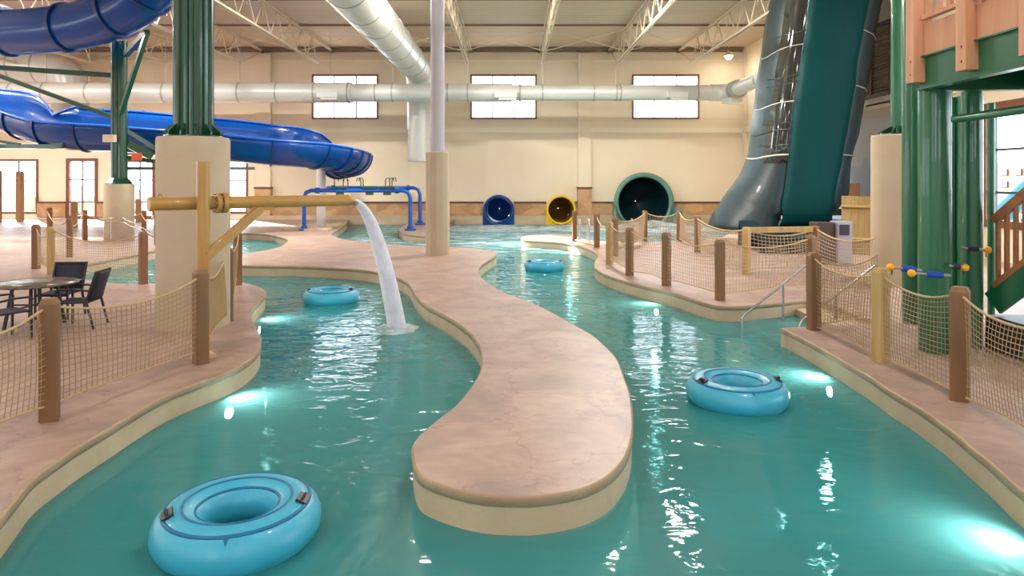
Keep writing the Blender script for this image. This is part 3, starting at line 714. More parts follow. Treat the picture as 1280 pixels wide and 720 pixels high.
# tan platform beside the arches
m = MB(); q = [G(352, 288), G(408, 289), G(432, 281), G(396, 281)]
q = [Vector((v.x, v.y, 0)) for v in q]
m.add([v + Vector((0, 0, 0.002)) for v in q] + [v + Vector((0, 0, .09)) for v in q], [(4, 5, 6, 7), (0, 1, 5, 4), (1, 2, 6, 5), (2, 3, 7, 6), (3, 0, 4, 7)])
struct(m.build('trim_12', 'curb'))

# ------------------------------------------------------------------ fences
def post_mb(x, y, h=1.22, w=.17, rz=.5, base=0.0):
    m = MB(); R = Matrix.Rotation(rz, 3, 'Z'); c_ = Vector((x, y, base)); w2 = w / 2; k = w * .12
    def ring(a, b, z): return [c_ + R @ Vector(p) + Vector((0, 0, z)) for p in [(-a, -b, 0), (-b, -a, 0), (b, -a, 0), (a, -b, 0), (a, b, 0), (b, a, 0), (-b, a, 0), (-a, b, 0)]]
    m.strip([ring(w2, w2 - k, 0), ring(w2, w2 - k, h - .05), ring(w2 * .72, w2 * .6, h), ], smooth=False, closed=True)
    m.add(ring(w2 * .72, w2 * .6, h), [tuple(range(8))]); return m
def net_parts(parent, A, B, zt0, zt1, zb, sag, cell, r, matn='net', bulge=0.0, rr=None, bsag=.05, ropem='rope', wr=True):
    A = Vector((A[0], A[1], 0)); B = Vector((B[0], B[1], 0)); L = (B - A).length; d = (B - A).normalized(); nn = Vector((d.y, -d.x, 0))
    ph = random.random() * 6
    def P(u, v):
        top = zt0 + (zt1 - zt0) * u - sag * 4 * u * (1 - u)
        bot = zb + bsag * math.sin(PI * u) + .015 * math.sin(7 * u + ph)
        z = bot + (top - bot) * v
        w = nn * (bulge * math.sin(PI * u) * math.sin(PI * (v * .8 + .1)) + .02 * math.sin(5 * u + ph + 3 * v))
        return A + (B - A) * u + w + Vector((0, 0, z))
    nu = max(3, int(L / cell)); nv = max(3, int((zt0 - zb) / cell))
    m = MB()
    for i in range(nu + 1):
        u = i / nu; m.tube([P(u, v / 5) for v in range(6)], r, 3, cap=False, smooth=False)
    k = max(4, nu // 2)
    for j in range(1, nv):
        m.tube([P(i / k, j / nv) for i in range(k + 1)], r, 3, cap=False, smooth=False)
    nt_ = m.build('net', matn, parent)
    rr = rr or r * 2.8
    MB().tube([P(i / 20, 1) for i in range(21)], rr, 6).build('top_rope', ropem, nt_)
    MB().tube([P(i / 20, 0) for i in range(21)], rr * .75, 6).build('bottom_rope', ropem, nt_)
def fence(name, label, posts, cell, r, matn, group=None, sag=.13, h=1.22, w=.17, zb=.12, nets=None, rzs=None, heights=None, mats=None, bulge=.04, base=0.0, rr=None):
    P = [G(a, b, base) for a, b in posts]; c_ = P[0]
    t = thing(name, label, 'fence', (c_.x, c_.y, base))
    for i, p in enumerate(P):
        hh = heights[i] if heights else h
        if hh: post_mb(p.x, p.y, hh, w, .45 + .2 * ((i * 37) % 5 - 2), base).build('post', (mats[i] if mats else 'post'), t)
    for i in range(len(P) - 1):
        if nets and not nets[i]: continue
        z = base + h - .07
        net_parts(t, P[i], P[i + 1], z, z, base + zb, sag, cell, r, matn, bulge=bulge, rr=rr)
    return t, P
fence('net_fence', 'brown post and rope net fence along the near left deck', [(-190, 640), (62, 525), (251, 454), (285, 401), (297, 356)], .068, .005, 'net', zb=.14, heights=[1.22, 1.22, 1.23, 1.24, 1.22], nets=[1, 1, 1, 1], w=.17, sag=.17)
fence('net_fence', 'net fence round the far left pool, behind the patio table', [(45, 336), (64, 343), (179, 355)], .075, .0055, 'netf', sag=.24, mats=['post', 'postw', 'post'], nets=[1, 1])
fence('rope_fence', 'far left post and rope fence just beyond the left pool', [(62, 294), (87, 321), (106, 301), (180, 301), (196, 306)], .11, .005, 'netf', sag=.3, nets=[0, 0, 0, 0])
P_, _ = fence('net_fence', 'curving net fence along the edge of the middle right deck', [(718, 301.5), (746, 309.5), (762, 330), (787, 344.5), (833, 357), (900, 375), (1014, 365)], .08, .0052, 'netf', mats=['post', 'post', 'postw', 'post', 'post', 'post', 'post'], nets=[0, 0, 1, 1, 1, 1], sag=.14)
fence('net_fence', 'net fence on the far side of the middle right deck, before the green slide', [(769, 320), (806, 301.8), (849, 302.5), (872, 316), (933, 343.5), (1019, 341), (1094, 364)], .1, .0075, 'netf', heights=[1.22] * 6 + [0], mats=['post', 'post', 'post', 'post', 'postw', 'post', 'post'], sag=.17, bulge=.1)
fence('net_fence', 'sturdy net fence along the near right deck', [(1017, 412), (1101, 452), (1200, 500), (1350, 590)], .062, .005, 'net', mats=['post', 'postw', 'post', 'post'], w=.18, h=1.24, sag=.15, zb=.06)
fence('net_fence', 'net panel beside the pool steps, in front of the beige column base', [(1018, 411), (1097, 405)], .062, .005, 'net', heights=[0, 0], sag=.14, zb=.06)
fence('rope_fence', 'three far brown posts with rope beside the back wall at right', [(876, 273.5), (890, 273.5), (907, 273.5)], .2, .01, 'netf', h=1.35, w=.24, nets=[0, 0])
# simple swag ropes for the rope fences
def swag(parent, p, q, z, sag, r=.022):
    p, q = Vector(p), Vector(q)
    MB().tube([p.lerp(q, i / 12) + Vector((0, 0, z - sag * 4 * (i / 12) * (1 - i / 12))) for i in range(13)], r, 6).build('rope', 'rope', parent)
for o in [o for o in C.objects if o.name.startswith('rope_fence')]:
    ps = [c_ for c_ in o.children if c_.name.startswith('post')]
    L = [o.location + c_.data.vertices[0].co for c_ in ps]
    L = [Vector((v.x, v.y, 0)) for v in L]
    for i in range(len(L) - 1): swag(o, L[i], L[i + 1], 1.1, .15 if 'three far' in o['label'] else .28)
ff = [o for o in C.objects if o.get('label', '').startswith('curving net')][0]
q = [G(718, 301.5), G(746, 309.5), G(762, 330)]
swag(ff, q[0], q[1], .06, .0, .03); swag(ff, q[1], q[2], 1.1, .2)
# plank rail on the far fence
r0, r1 = G(933, 343.5), G(1019, 341)
fr_ = [o for o in C.objects if o.get('label', '').startswith('net fence on the far side')][0]
m = MB(); m.bar(Vector((r0.x, r0.y, 1.14)), Vector((r1.x, r1.y, 1.14)), .1, .14); m.build('rail', 'postw', fr_)
# tall timber posts far left
for lb, p, yb, h in [('tall brown timber post before the far left window', 25, 277, 2.95), ('tall brown timber post at the far left edge of the photo', -3, 278, 3.0)]:
    g_ = G(p, yb); tag(post_mb(g_.x, g_.y, h, .34, .2).build('timber_post', 'post'), lb, 'post', 'tall timber posts')
for lb, p, yb in [('short brown post right beside the far left window', 47, 272), ('short brown post in front of the glass door at left', 93, 285), ('short sunlit post in front of the second glass door', 173, 278)]:
    g_ = G(p, yb); tag(post_mb(g_.x, g_.y, 1.35, .26, .2).build('short_post', 'post'), lb, 'post', 'short far posts')

# ------------------------------------------------------------------ ochre water cannon and its jet
a = G(254, 447); Yc = a.y; px_ = a.x
t = thing('water_spout', 'ochre pipe water spout on a post at the left deck edge', 'water feature', (px_, Yc, 0))
MB().cyl((px_, Yc, 0), (px_, Yc, 2.66), .085, 20).build('post', 'ochre', t)
MB().lathe([(.16, 0), (.16, .03), (.1, .08), (.085, .1)], (px_, Yc, 0), 16).build('base_flange', 'ochre', t)
e0 = V(194, 254.5, 9.2); e1 = V(436, 250.5, 11.1); e0.z = e1.z = 2.09; dd = (e1 - e0).normalized()
off = Vector((0, -.13, 0))
e0 += off; e1 += off
MB().cyl(e0, e1 + dd * .05, .088, 24).build('pipe', 'ochre', t)
c_ = V(270, 253, 9.5); s_ = (c_.x - e0.x) / dd.x; fc = e0 + dd * s_
m = MB(); m.cyl(fc - dd * .09, fc - dd * .03, .145, 20); m.cyl(fc + dd * .0, fc + dd * .06, .145, 20)
for k in range(8):
    an = 2 * PI * k / 8; w_ = dd.cross(Vector((0, 0, 1))); o_ = w_ * math.cos(an) * .12 + Vector((0, 0, 1)) * math.sin(an) * .12
    m.cyl(fc - dd * .12 + o_, fc + dd * .09 + o_, .014, 6)
m.build('flange', 'ochre', t)
m = MB(); m.cyl(e0 - dd * .02, e0 + dd * .03, .1, 20); m.build('end_cap', 'ochre', t)
m = MB(); m.tube([e0 + dd * .12 + Vector((.03 * math.cos(k * PI / 6), 0, .1 + .03 * math.sin(k * PI / 6))) for k in range(12)], .008, 6, closed=True); m.build('lifting_eye', 'ochre', t)
br0 = Vector((px_ + .07, Yc - .06, 1.38)); s2 = ((V(322, 262, 9.95)).x - e0.x) / dd.x; br1 = e0 + dd * s2 - Vector((0, 0, .1))
MB().bar(br0, br1, .07, .13).build('brace', 'ochre', t, bevel=.008)
MB().bar(br1 - dd * .15 + Vector((0, 0, .02)), br1 + dd * .2 + Vector((0, 0, .02)), .1, .09).build('bracket', 'ochre', t); MB().bar(br0 - Vector((0, 0, .2)), br0 + Vector((0, 0, .2)), .08, .06).build('bracket', 'ochre', t)
# nozzle lip
w_ = dd.cross(Vector((0, 0, 1))).normalized()
m = MB()
lip = lambda sc, ad: [e1 + dd * (ad + (.12 if math.cos(k / 24 * 2 * PI) < 0 else .0) * 1) + (w_ * math.sin(k / 24 * 2 * PI) + Vector((0, 0, 1)) * math.cos(k / 24 * 2 * PI)) * sc for k in range(24)]
m.strip([lip(.09, 0), lip(.095, .04), lip(.08, .05), lip(.078, -.1)], closed=True, smooth=True); m.build('nozzle', 'ochre', t)
land_ = G(497, 411, WZ)
jp = []; jr = []
s0 = e1 + dd * .1
T_ = 12
for i in range(T_ + 1):
    u = i / T_; q = s0.lerp(Vector((land_.x, land_.y, 0)), u); q.z = s0.z - .02 - (s0.z - WZ) * u ** 1.9 * 1.0; jp.append(q); jr.append(.075 + .11 * u)
prof = [(1.0 * math.cos(2 * PI * j / 18), .55 * math.sin(2 * PI * j / 18)) for j in range(18)]
m = MB(); m.tube(jp, jr, prof=prof, cap=False); tag(m.build('water_jet', 'jet'), 'white stream of water falling from the ochre spout into the pool', 'water jet')
jp2 = [p.copy() for p in jp]; m = MB(); m.tube(jp2, [r * .55 for r in jr], prof=prof, cap=False)
C.objects[-1]; jj = m.build('inner_stream', 'jet', [o for o in C.objects if o.name == 'water_jet'][0])
def foam(name, label, cx_, cy_, rx, ry, h, m_, seed, dx=0):
    rnd = random.Random(seed); mb = MB(); n1, n2 = 14, 40; rows = []
    offs = [rnd.uniform(.75, 1.15) for _ in range(n2)]
    offs = [(offs[i - 1] + offs[i] + offs[(i + 1) % n2]) / 3 for i in range(n2)]
    for i in range(n1 + 1):
        q = i / n1
        rows.append([Vector((cx_ + rx * q * offs[j] * math.cos(2 * PI * j / n2), cy_ + ry * q * offs[j] * math.sin(2 * PI * j / n2), WZ + .006 + h * (1 - q) ** 1.3 * (.85 + rnd.random() * .3) * (1 if q < 1 else 0))) for j in range(n2)])
    mb.strip(rows, closed=True); tag(mb.build(name, m_), label, 'foam', kind='stuff')
foam('splash_foam', 'white splash foam where the water jet lands', land_.x, land_.y, .42, .5, .05, M['foam'], 3)
foam('churned_water', 'white churned water before the blue slide mouth', tubes[0][0] + .0, 39.2, 3.4, 3.2, .14, M['foam'], 4)
foam('churned_water', 'white churned water before the yellow slide mouth', tubes[1][0] + .6, 39.4, 3.0, 3.0, .13, M['foam'], 5)
foam('churned_water', 'white churned water before the huge green slide mouth', tubes[2][0] - .2, 38.6, 4.0, 3.2, .45, M['foam'], 6)

rr_ = random.Random(9); rows = []
for i in range(15):
    y = 25.5 + i * 1.15; a = -6.5 - .25 * i; b = 9 - .2 * abs(i - 8)
    if i > 2: a, b = -7.6, 12
    rows.append([Vector((a + (b - a) * k / 20 + rr_.uniform(-.15, .15), y + rr_.uniform(-.2, .2), WZ + .012 + .012 * math.sin(k * 1.7 + i))) for k in range(21)])
m = MB(); m.strip(rows); tag(m.build('foam_streaks', 'streak'), 'thin white foam streaks drifting over the far end of the pool', 'foam', kind='stuff')
# ------------------------------------------------------------------ swim rings
def ring_thing():
    t = thing('swim_ring', 'x', 'swim ring', (0, 0, 0), 'floating blue swim rings')
    R, r = .42, .187
    m = MB(); n1, n2 = 72, 28; rows = []
    for i in range(n1):
        a = 2 * PI * i / n1; rows.append([Vector(((R + r * math.cos(b)) * math.cos(a), (R + r * math.cos(b)) * math.sin(a), r * .93 * math.sin(b) + r * .62)) for b in [2 * PI * j / n2 for j in range(n2)]])
    rows.append(rows[0]); m.strip(rows, closed=True); m.build('body', 'ring', t)
    def sr(rho, w):
        b = math.acos((rho - R) / r); z = r * .93 * math.sin(b) + r * .62
        m = MB(); n = 72
        m.tube([Vector((rho * math.cos(2 * PI * i / n), rho * math.sin(2 * PI * i / n), z - w * .35)) for i in range(n)], w, 8, closed=True); return m
    for rho, w in ((.515, .016), (.39, .013), (.30, .012)): sr(rho, w).build('seam', 'ringd', t)
    # little pointed tab on the outer seam
    m = MB()
    def S(rho, ang):
        bb = math.acos(max(-1, min(1, (rho - R) / r))); rad = r + .003
        return Vector(((R + rad * math.cos(bb)) * math.cos(ang), (R + rad * math.cos(bb)) * math.sin(ang), rad * .93 * math.sin(bb) + r * .62))
    an = -PI / 2 - .02
    m.add([S(.515, an - .13), S(.515, an + .13), S(.537, an + .03), S(.57, an), S(.537, an - .03)], [(0, 1, 2, 3, 4)]); m.build('pointed_tab', 'ringd', t)
    for an in (-2.9, -.2):
        hn = MB(); c_ = S(.48, an); nrm = Vector((math.cos(an) * .45, math.sin(an) * .45, .9)).normalized(); tg = Vector((-math.sin(an), math.cos(an), 0))
        R3 = Matrix((tg, nrm.cross(tg), nrm)).transposed()
        hn.box(c_ + nrm * .004, (.14, .085, .02), R=R3); hp = hn.build('handle', 'black', t, bevel=.004)
        MB().tube([c_ + tg * -.045, c_ + tg * -.03 + nrm * .03, c_ + tg * .03 + nrm * .03, c_ + tg * .045], .012, 8).build('grip', 'black', hp)
    return t
ring0 = ring_thing()
def put_ring(o, px__, py__, rz, label, first=False):
    g = G(px__, py__, WZ + .12); loc = (g.x, g.y, WZ)
    if first: o.location = loc; o.rotation_euler = (0, 0, rz); o['label'] = label; return o
    return copy_thing(o, loc, rz, label)
put_ring(ring0, 298, 652, 0.25, 'large blue swim ring nearest the viewer at bottom left', True)
put_ring(ring0, 921, 489, .05, 'blue swim ring floating by the right deck')
put_ring(ring0, 414, 370, .0, 'blue swim ring floating left of the falling water jet')
put_ring(ring0, 680.5, 332.5, .1, 'small far blue swim ring in the channel right of the middle deck')

# ------------------------------------------------------------------ patio table and chairs
def chair():
    t = thing('patio_chair', 'x', 'chair', (0, 0, 0), 'navy sling patio chairs')
    s = MB(); s.box((0, .0, .43), (.5, .48, .03)); s.build('seat', 'navy', t, bevel=.01)
    b = MB(); b.strip([[Vector((x, .24 + .12 * k / 6 + .03 * math.cos(x * 5), .46 + .45 * k / 6)) for x in (-.25, -.12, 0, .12, .25)] for k in range(7)]); b.build('backrest', 'navy', t, solid=.02)
    for sx in (-1, 1):
        f = MB(); x = .27 * sx
        f.bar((x, -.22, 0), (x, -.22, .64), .03); f.build('leg', 'frame', t)
        f = MB(); f.bar((x, .33, 0), (x, .22, .45), .03); f.bar((x, .22, .45), (x, .37, .93), .03); f.build('leg', 'frame', t)
        f = MB(); f.tube([(x, -.24, .6), (x, -.2, .645), (x, 0, .65), (x, .27, .62)], .018, 8); f.build('armrest', 'frame', t)
    for y, z in ((.37, .92), (-.22, .41), (.22, .43)): MB().bar((-.27, y, z), (.27, y, z), .025).build('frame_rail', 'frame', t)
    return t
ty = 11.35; txx = (44 - CX) * ty / F
ch = chair(); ch.location = (txx + .74, ty - .02, 0); ch.rotation_euler = (0, 0, -PI / 2 + .15); ch['label'] = 'navy sling patio chair at right of the round table'
copy_thing(ch, (txx - .1, ty + .75, 0), .05, 'navy sling patio chair behind the round table')
copy_thing(ch, (-7.62, ty - 1.0, 0), PI - .5, 'navy sling patio chair in front of the table, at the left edge')
t = thing('patio_table', 'round mottled glass patio table among navy chairs', 'table', (txx, ty, 0))
MB().lathe([(0, .70), (.6, .70), (.6, .725), (0, .725)], (txx, ty, 0), 48).build('tabletop', 'tglass', t)
MB().tube([(txx + .61 * math.cos(2 * PI * k / 48), ty + .61 * math.sin(2 * PI * k / 48), .71) for k in range(48)], .018, 8, closed=True).build('table_rim', 'tglass', t)
for k in range(4):
    an = PI / 4 + k * PI / 2; MB().bar((txx + .42 * math.cos(an), ty + .42 * math.sin(an), 0), (txx + .3 * math.cos(an), ty + .3 * math.sin(an), .7), .04).build('leg', 'frame', t)
m = MB(); m.bar((txx - .36, ty, .35), (txx + .36, ty, .35), .025); m.bar((txx, ty - .36, .36), (txx, ty + .36, .36), .025); m.build('stretcher', 'frame', t)

# ------------------------------------------------------------------ handrails
def rail(label, pts, posts, r=.022):
    t = thing('handrail', label, 'handrail', pts[0])
    MB().tube(smooth_chain(pts, 3), r, 10).build('rail', 'chrome', t)
    for a, b in posts: MB().cyl(a, b, r, 10).build('upright', 'chrome', t)
yb = 12.9
rp = [V(927, 432, yb), V(927.5, 402, yb), V(930, 394, yb), V(945, 382, yb), V(1000, 338, yb), V(1012, 328, yb)]
rail('steel handrail slanting down the far side of the pool steps', rp, [(V(979, 402, yb), V(979, 355.5, yb))])
yb = 11.9
rail('steel handrail on the near side of the pool steps, behind the net', [V(998, 412, yb), V(1003, 400, yb), V(1012, 394, yb), V(1086, 338, yb), V(1094, 332, yb)], [(V(1045, 400, yb), V(1045, 369, yb))])
def ladder(label, p, yb_):
    g = G(p, yb_); rr = []
    t = thing('handrail', label, 'handrail', (g.x, g.y, 0), 'pool ladder rails')
    for dx in (-.18, .18):
        b = g + Vector((dx, 0, 0)); MB().tube([b, b + Vector((0, 0, .75)), b + Vector((.0, .15, .9)), b + Vector((-.0, .35, .9)), b + Vector((-.0, .5, .7)), b + Vector((0, .55, -.3))], .025, 8).build('rail', 'chrome', t)
ladder('pair of pool ladder rails between the first two middle deck posts', 731, 302.5)
ladder('pair of pool ladder rails left of the huge green slide mouth post', 797, 303)
rb = []
for k, yy in enumerate((27.0, 26.6)):
    rail('%s chrome rail in front of the small green tower base' % ('upper' if k == 0 else 'lower'), [V(130, 300, yy), V(130.5, 279 + 4 * k, yy), V(134, 274 + 4 * k, yy), V(150, 272.5 + 5 * k, yy), V(160, 276 + 5 * k, yy), V(200, 296 + 4 * k, yy)], [(V(139, 300, yy), V(139, 273.4 + 5 * k, yy))])

# ------------------------------------------------------------------ big green slide
t = thing('giant_green_slide', 'giant steep green slide wrapped in teal tarp beside the right deck', 'water slide', (10, 25, 0))
lv_ = [  # y, L, M1, M2, R
    (-70, 980, 1022, 1098, 1114), (0, 967, 1010.5, 1086, 1100), (41, 962, 1006, 1078, 1093), (84, 955, 999, 1070, 1087), (109, 953.5, 996, 1068, 1082), (135, 950, 991, 1063, 1078), (165, 947, 988, 1058, 1073),
    (184, 945, 986, 1054, 1067), (203, 939, 984, 1051, 1063), (220, 932, 982, 1047, 1062), (237, 920, 980, 1043.5, 1061), (252, 910, 977, 1041.5, 1059), (264, 904, 978, 1040, 1043)]
def sec_row(L, M1, M2, R, y):
    YL, Y1, Y2, YR = 26.6, 24.4, 24.0, 25.6
    a, b, c_, d = V(L, y, YL), V(M1, y, Y1), V(M2, y, Y2), V(R, y, YR)
    z = b.z
    for v in (a, c_, d): v.z = z
    return a, b, c_, d
rowsF, rowsT, rowsS = [], [], []
for (y, L, M1, M2, R) in lv_:
    a, b, c_, d = sec_row(L, M1, M2, R, y)
    # glossy flume: rounded from behind left round to M1
    back = Vector(((a.x + d.x) / 2 + .2, 29.2, a.z))
    row = [back]
    bl = Vector((a.x + .35, 28.4, a.z)); row += [bl, a + Vector((.02, .5, 0)), a]
    for q in (.25, .5, .75): row.append(a.lerp(b, q) + Vector((-.32, -.32, 0)) * math.sin(PI * q) * .9)
    row.append(b)
    rowsF.append(row)
    rowsT.append([b.lerp(c_, q) + Vector((0, -.28 * math.sin(PI * q) - .06, 0)) for q in [k / 8 for k in range(9)]])
    rowsS.append([c_ + Vector((0, -.02, 0)), c_.lerp(d, .5) + Vector((.08, -.06, 0)), d, Vector((d.x - .1, 27.4, d.z)), back])
# foot: flume swings left and down to the splash end
foot = []
fc_ = [(268, 902, 975), (280, 897, 972), (287, 895, 970)]
for (y, L, M1) in fc_:
    a, b = V(L, y, 26.2), V(M1, y, 24.6); b.z = a.z
    back = Vector((b.x, 29.2, a.z))
    rowsF.append([back, Vector((a.x + .35, 28.4, a.z)), a + Vector((.02, .5, 0)), a] + [a.lerp(b, q) + Vector((-.2, -.45, 0)) * math.sin(PI * q) for q in (.25, .5, .75)] + [b])
m = MB(); m.strip(rowsF); m.build('flume', 'flume', t, solid=.06)
rowsT.append([p + Vector((0, .1, -.35)) for p in rowsT[-1]]); rowsT.append([p + Vector((0, .35, -.25)) for p in rowsT[-1]])
# wrinkle lines: pinch at the lashings
m = MB(); m.strip(rowsT); m.build('tarp', 'teal', t, solid=.03)
pr_ = [[r[5] + Vector((-.03, -.05, 0)), r[6] + Vector((-.03, -.06, 0)), r[7] + Vector((-.02, -.05, 0))] for r in rowsF[:9]]
m = MB(); m.strip(pr_); m.build('glossy_panel', 'panel', t, solid=.02)
m = MB(); m.strip(rowsS); m.build('side_tarp', 'sidetarp', t, solid=.04)
def interp_row(rows, ys, y):
    for i in range(len(ys) - 1):
        if ys[i] <= y <= ys[i + 1]:
            q = (y - ys[i]) / (ys[i + 1] - ys[i]); return [rows[i][k].lerp(rows[i + 1][k], q) for k in range(len(rows[0]))]
ys_ = [l[0] for l in lv_] + [268, 280, 287]
for y in (38, 57, 93, 102, 128, 152, 163, 180, 195):
    rw_ = interp_row(rowsF, ys_, y)
    part = rw_[2:] if y in (57, 128, 195, 163) else rw_[4:]
    cen = sum(part, Vector()) / len(part)
    MB().tube([p + (p - Vector((cen.x + .6, 27, p.z))).normalized() * .07 + Vector((0, 0, -.05 * math.sin(k))) for k, p in enumerate(part)], .035 if y == 195 else .022, 6).build('lashing_cord', 'cord' if y in (195, 57, 128) else 'black', t)
for y in (41, 109, 194):
    rw_ = interp_row(rowsS, ys_[:len(rowsS)], y)
    if rw_: MB().tube([p + Vector((.03, -.05, 0)) for p in rw_[:3]], .022, 6).build('lashing_cord', 'cord', t)
# lashing at the foot
# steel legs and dark undercarriage
for p in (972, 1002, 1034): q = V(p, 280, 26.2); MB().cyl((q.x, q.y, 0), (q.x, q.y, 1.6), .12, 12).build('leg', 'frame', t)
m = MB(); m.box(((1010 - CX) * 26.5 / F, 26.5, .65), (2.6, 1.6, .5)); m.box(((1010 - CX) * 26.5 / F, 26.4, 1.2), (2.5, .3, .25)); m.build('undercarriage', 'greenin', t)
xa_, xb_ = V(938, 300, 23.6).x, V(1040, 300, 23.6).x
m = MB(); rows = []
for k in range(13):
    x_ = xa_ + (xb_ - xa_) * k / 12; dz = .62 + .12 * math.sin(k * .9)
    rows.append([Vector((x_, 22.9 - .25 * math.sin(PI * k / 12), 0)), Vector((x_, 22.8 - .3 * math.sin(PI * k / 12), dz)), Vector((x_, 23.1, dz + .05)), Vector((x_, 23.5, .45)), Vector((x_, 24.3, .35)), Vector((x_, 24.8, .95)), Vector((x_, 24.95, 0))])
m.strip(rows, smooth=False); m.build('runout_trough', 'greenin', t, solid=.04)
# ------------------------------------------------------------------ cabinet, curved slat screen
k0 = G(1051, 330); t = thing('control_cabinet', 'grey and dark brown cabinet behind the nets under the green slide', 'cabinet', (k0.x, k0.y, 0))
MB().box((k0.x, k0.y, .62), (.42, .5, 1.24)).build('body', 'kiosk', t, bevel=.02)
MB().box((k0.x - .48, k0.y + .15, .6), (.5, .6, 1.2)).build('side_housing', 'dark', t, bevel=.02)
MB().box((k0.x - .02, k0.y - .26, 1.0), (.28, .02, .3)).build('screen', 'navy', t)
MB().box((k0.x, k0.y, .02), (.5, .6, .04)).build('plinth', 'dark', t)
t = thing('slat_screen', 'curved olive timber slat screen below the mural', 'screen', (V(1072, 300, 22.4).x, 22.4, 0))
cxs, cys = V(1092, 300, 23.0).x, 23.0
m = MB(); 
for k in range(22):
    an = PI + .05 + PI * .95 * k / 21; m.box((cxs + 1.05 * math.cos(an), cys + 1.05 * math.sin(an), .95), (.145, .03, 1.9), rz=an + PI / 2)
m.build('slats', 'olive', t)
m = MB()
for z in (.5, 1.55): m.tube([(cxs + 1.09 * math.cos(PI + .05 + PI * .95 * k / 20), cys + 1.09 * math.sin(PI + .05 + PI * .95 * k / 20), z) for k in range(21)], .06, 4)
m.build('band', 'olive', t)
# pinkish block in front of the mural
m = MB(); m.box((V(1066, 240, 28).x, 28, 1.0), (.45, .3, 2.6)); tag(m.build('timber_box_post', 'wood'), 'pinkish square post before the painted wall', 'post')

# ------------------------------------------------------------------ stair tower at right
SX = 5.6
t = thing('stair_tower', 'green steel stair tower with wooden railing at the right edge', 'tower', (SX + 1.5, 9, 0))
def gp(p, Y, r, z1=3.7, n=24, mt='green2', z0=0): MB().cyl(((p - CX) * Y / F, Y, z0), ((p - CX) * Y / F, Y, z1), r, n).build('column', mt, t)
gp(1141, 11.6, .165, CEIL); gp(1168.5, 9.7, .21); gp(1189, 10.8, .12); gp(1215, 10.0, .14); gp(1208, 10.6, .13)
gp(1239, 11.5, .055)
MB().cyl(((1199.5 - CX) * 12 / F, 12, 0), ((1199.5 - CX) * 12 / F, 12, 4), .03, 10).build('conduit', 'steelw', t)
MB().cyl((5.98, 9.3, V(0, 149, 9.3).z), (5.98, 4.5, V(0, 149, 9.3).z), .055, 14).build('cross_pipe', 'green2', t)
# platform channel frame
def ch_(a, b, z0, z1, name='channel'):
    m = MB(); a, b = Vector(a), Vector(b)
    d = (b - a).normalized(); s = Vector((d.y, -d.x, 0)); c_ = (a + b) / 2; L = (b - a).length; rz = math.atan2(d.y, d.x)
    m.box((c_.x, c_.y, (z0 + z1) / 2), (L, .02, z1 - z0), rz=rz)
    for z in (z0, z1 - .02): m.box((c_.x, c_.y, z), (L, .14, .02), rz=rz)
    m.build(name, 'green2', t)
ch_((SX + .07, 9.55, 0), (SX + .07, 2.5, 0), 3.66, 4.12); ch_((SX + .07, 9.5, 0), (SX + 5, 9.5, 0), 3.66, 4.0); ch_((SX + 1.6, 9.5, 0), (SX + 1.6, 3, 0), 3.7, 4.0)
for y in (8.2, 6.6, 5): ch_((SX + .1, y, 0), (SX + 5, y, 0), 3.8, 4.05)
MB().box((SX + 2.6, 6, 4.15), (5.0, 7.0, .1)).build('platform', 'woodd', t)
# wood posts on the outer face
for yy in (9.5, 8.42, 7.36, 6.3, 5.2):
    m = MB(); m.box((SX + .0, yy + .02, 4.9), (.02 + .09 * 2, .19, 2.3)); pt = m.build('railing_post', 'wood', t, bevel=.006)
    m = MB()
    for z in (3.86, 4.04): m.cyl((SX - .1, yy, z), (SX - .085, yy, z), .018, 8)
    m.build('bolt', 'black', pt)
for y0, y1 in ((9.4, 8.51), (8.33, 7.45), (7.27, 6.39), (6.2, 5.3)):
    MB().box((SX + .05, (y0 + y1) / 2, 4.32), (.05, y0 - y1, .42)).build('fascia_board', 'wood', t)
    MB().box((SX + .03, (y0 + y1) / 2, 4.62), (.09, y0 - y1, .05)).build('bottom_rail', 'wood', t)
    for k in range(4):
        yy = y0 - (k + .5) * (y0 - y1) / 4; MB().box((SX + .03, yy, 5.15), (.05, .08, 1.05)).build('baluster', 'wood', t)
m = MB(); m.box((SX + .08, 9.62, 4.6), (.05, .1, 1.3)); m.box((SX + .1, 9.58, 5.2), (.1, .3, 1.6)); m.build('corner_board', 'wood', t)
m = MB(); m.box((SX + 3, 9.45, 4.32), (5, .05, .42)); m.build('fascia_board', 'wood', t)
# stair flight rising to the right
s0, s1 = V(1243, 378, 9.9), V(1330, 312, 9.0)
dv = s1 - s0
s2_ = s0 + dv * 2.6
MB().bar(s0 - dv * .02, s2_, .05, .34).build('stringer', 'green2', t)
s0b = s0 + Vector((1.1, 0, 0)); MB().bar(s0b, s2_ + Vector((1.1, 0, 0)), .05, .34).build('stringer', 'green2', t)
for k in range(14):
    q = s0 + dv * 2.6 * (k + .5) / 14 + Vector((.55, 0, .05)); MB().box(q, (1.05, .3, .04)).build('tread', 'woodd', t)
MB().bar(s0 + Vector((0, 0, 1.18)), s2_ + Vector((0, 0, 1.18)), .07, .12).build('stair_rail', 'woodd', t)
MB().bar(s0 + Vector((0, 0, .24)), s2_ + Vector((0, 0, .24)), .07, .08).build('stair_rail', 'woodd', t)
for k in range(18):
    q = s0 + dv * (.06 + k * .135); MB().bar(q + Vector((0, 0, .22)), q + Vector((0, 0, 1.15)), .05).build('baluster', 'woodd', t)
for p, Y in (): MB().box(((p - CX) * Y / F + .1, Y + .02, .75), (.1, .1, 1.5)).build('newel_post', 'woodd', t)
m = MB(); m.box((V(1262, 400, 9.6).x + .6, 9.3, .24), (1.5, 1.2, .48)); tag(m.build('stair_shade_box', 'black', bevel=.03), 'low black box added as the dark shade under the wooden stair', 'shade box')  # added black box standing in for the deep shade below the stair
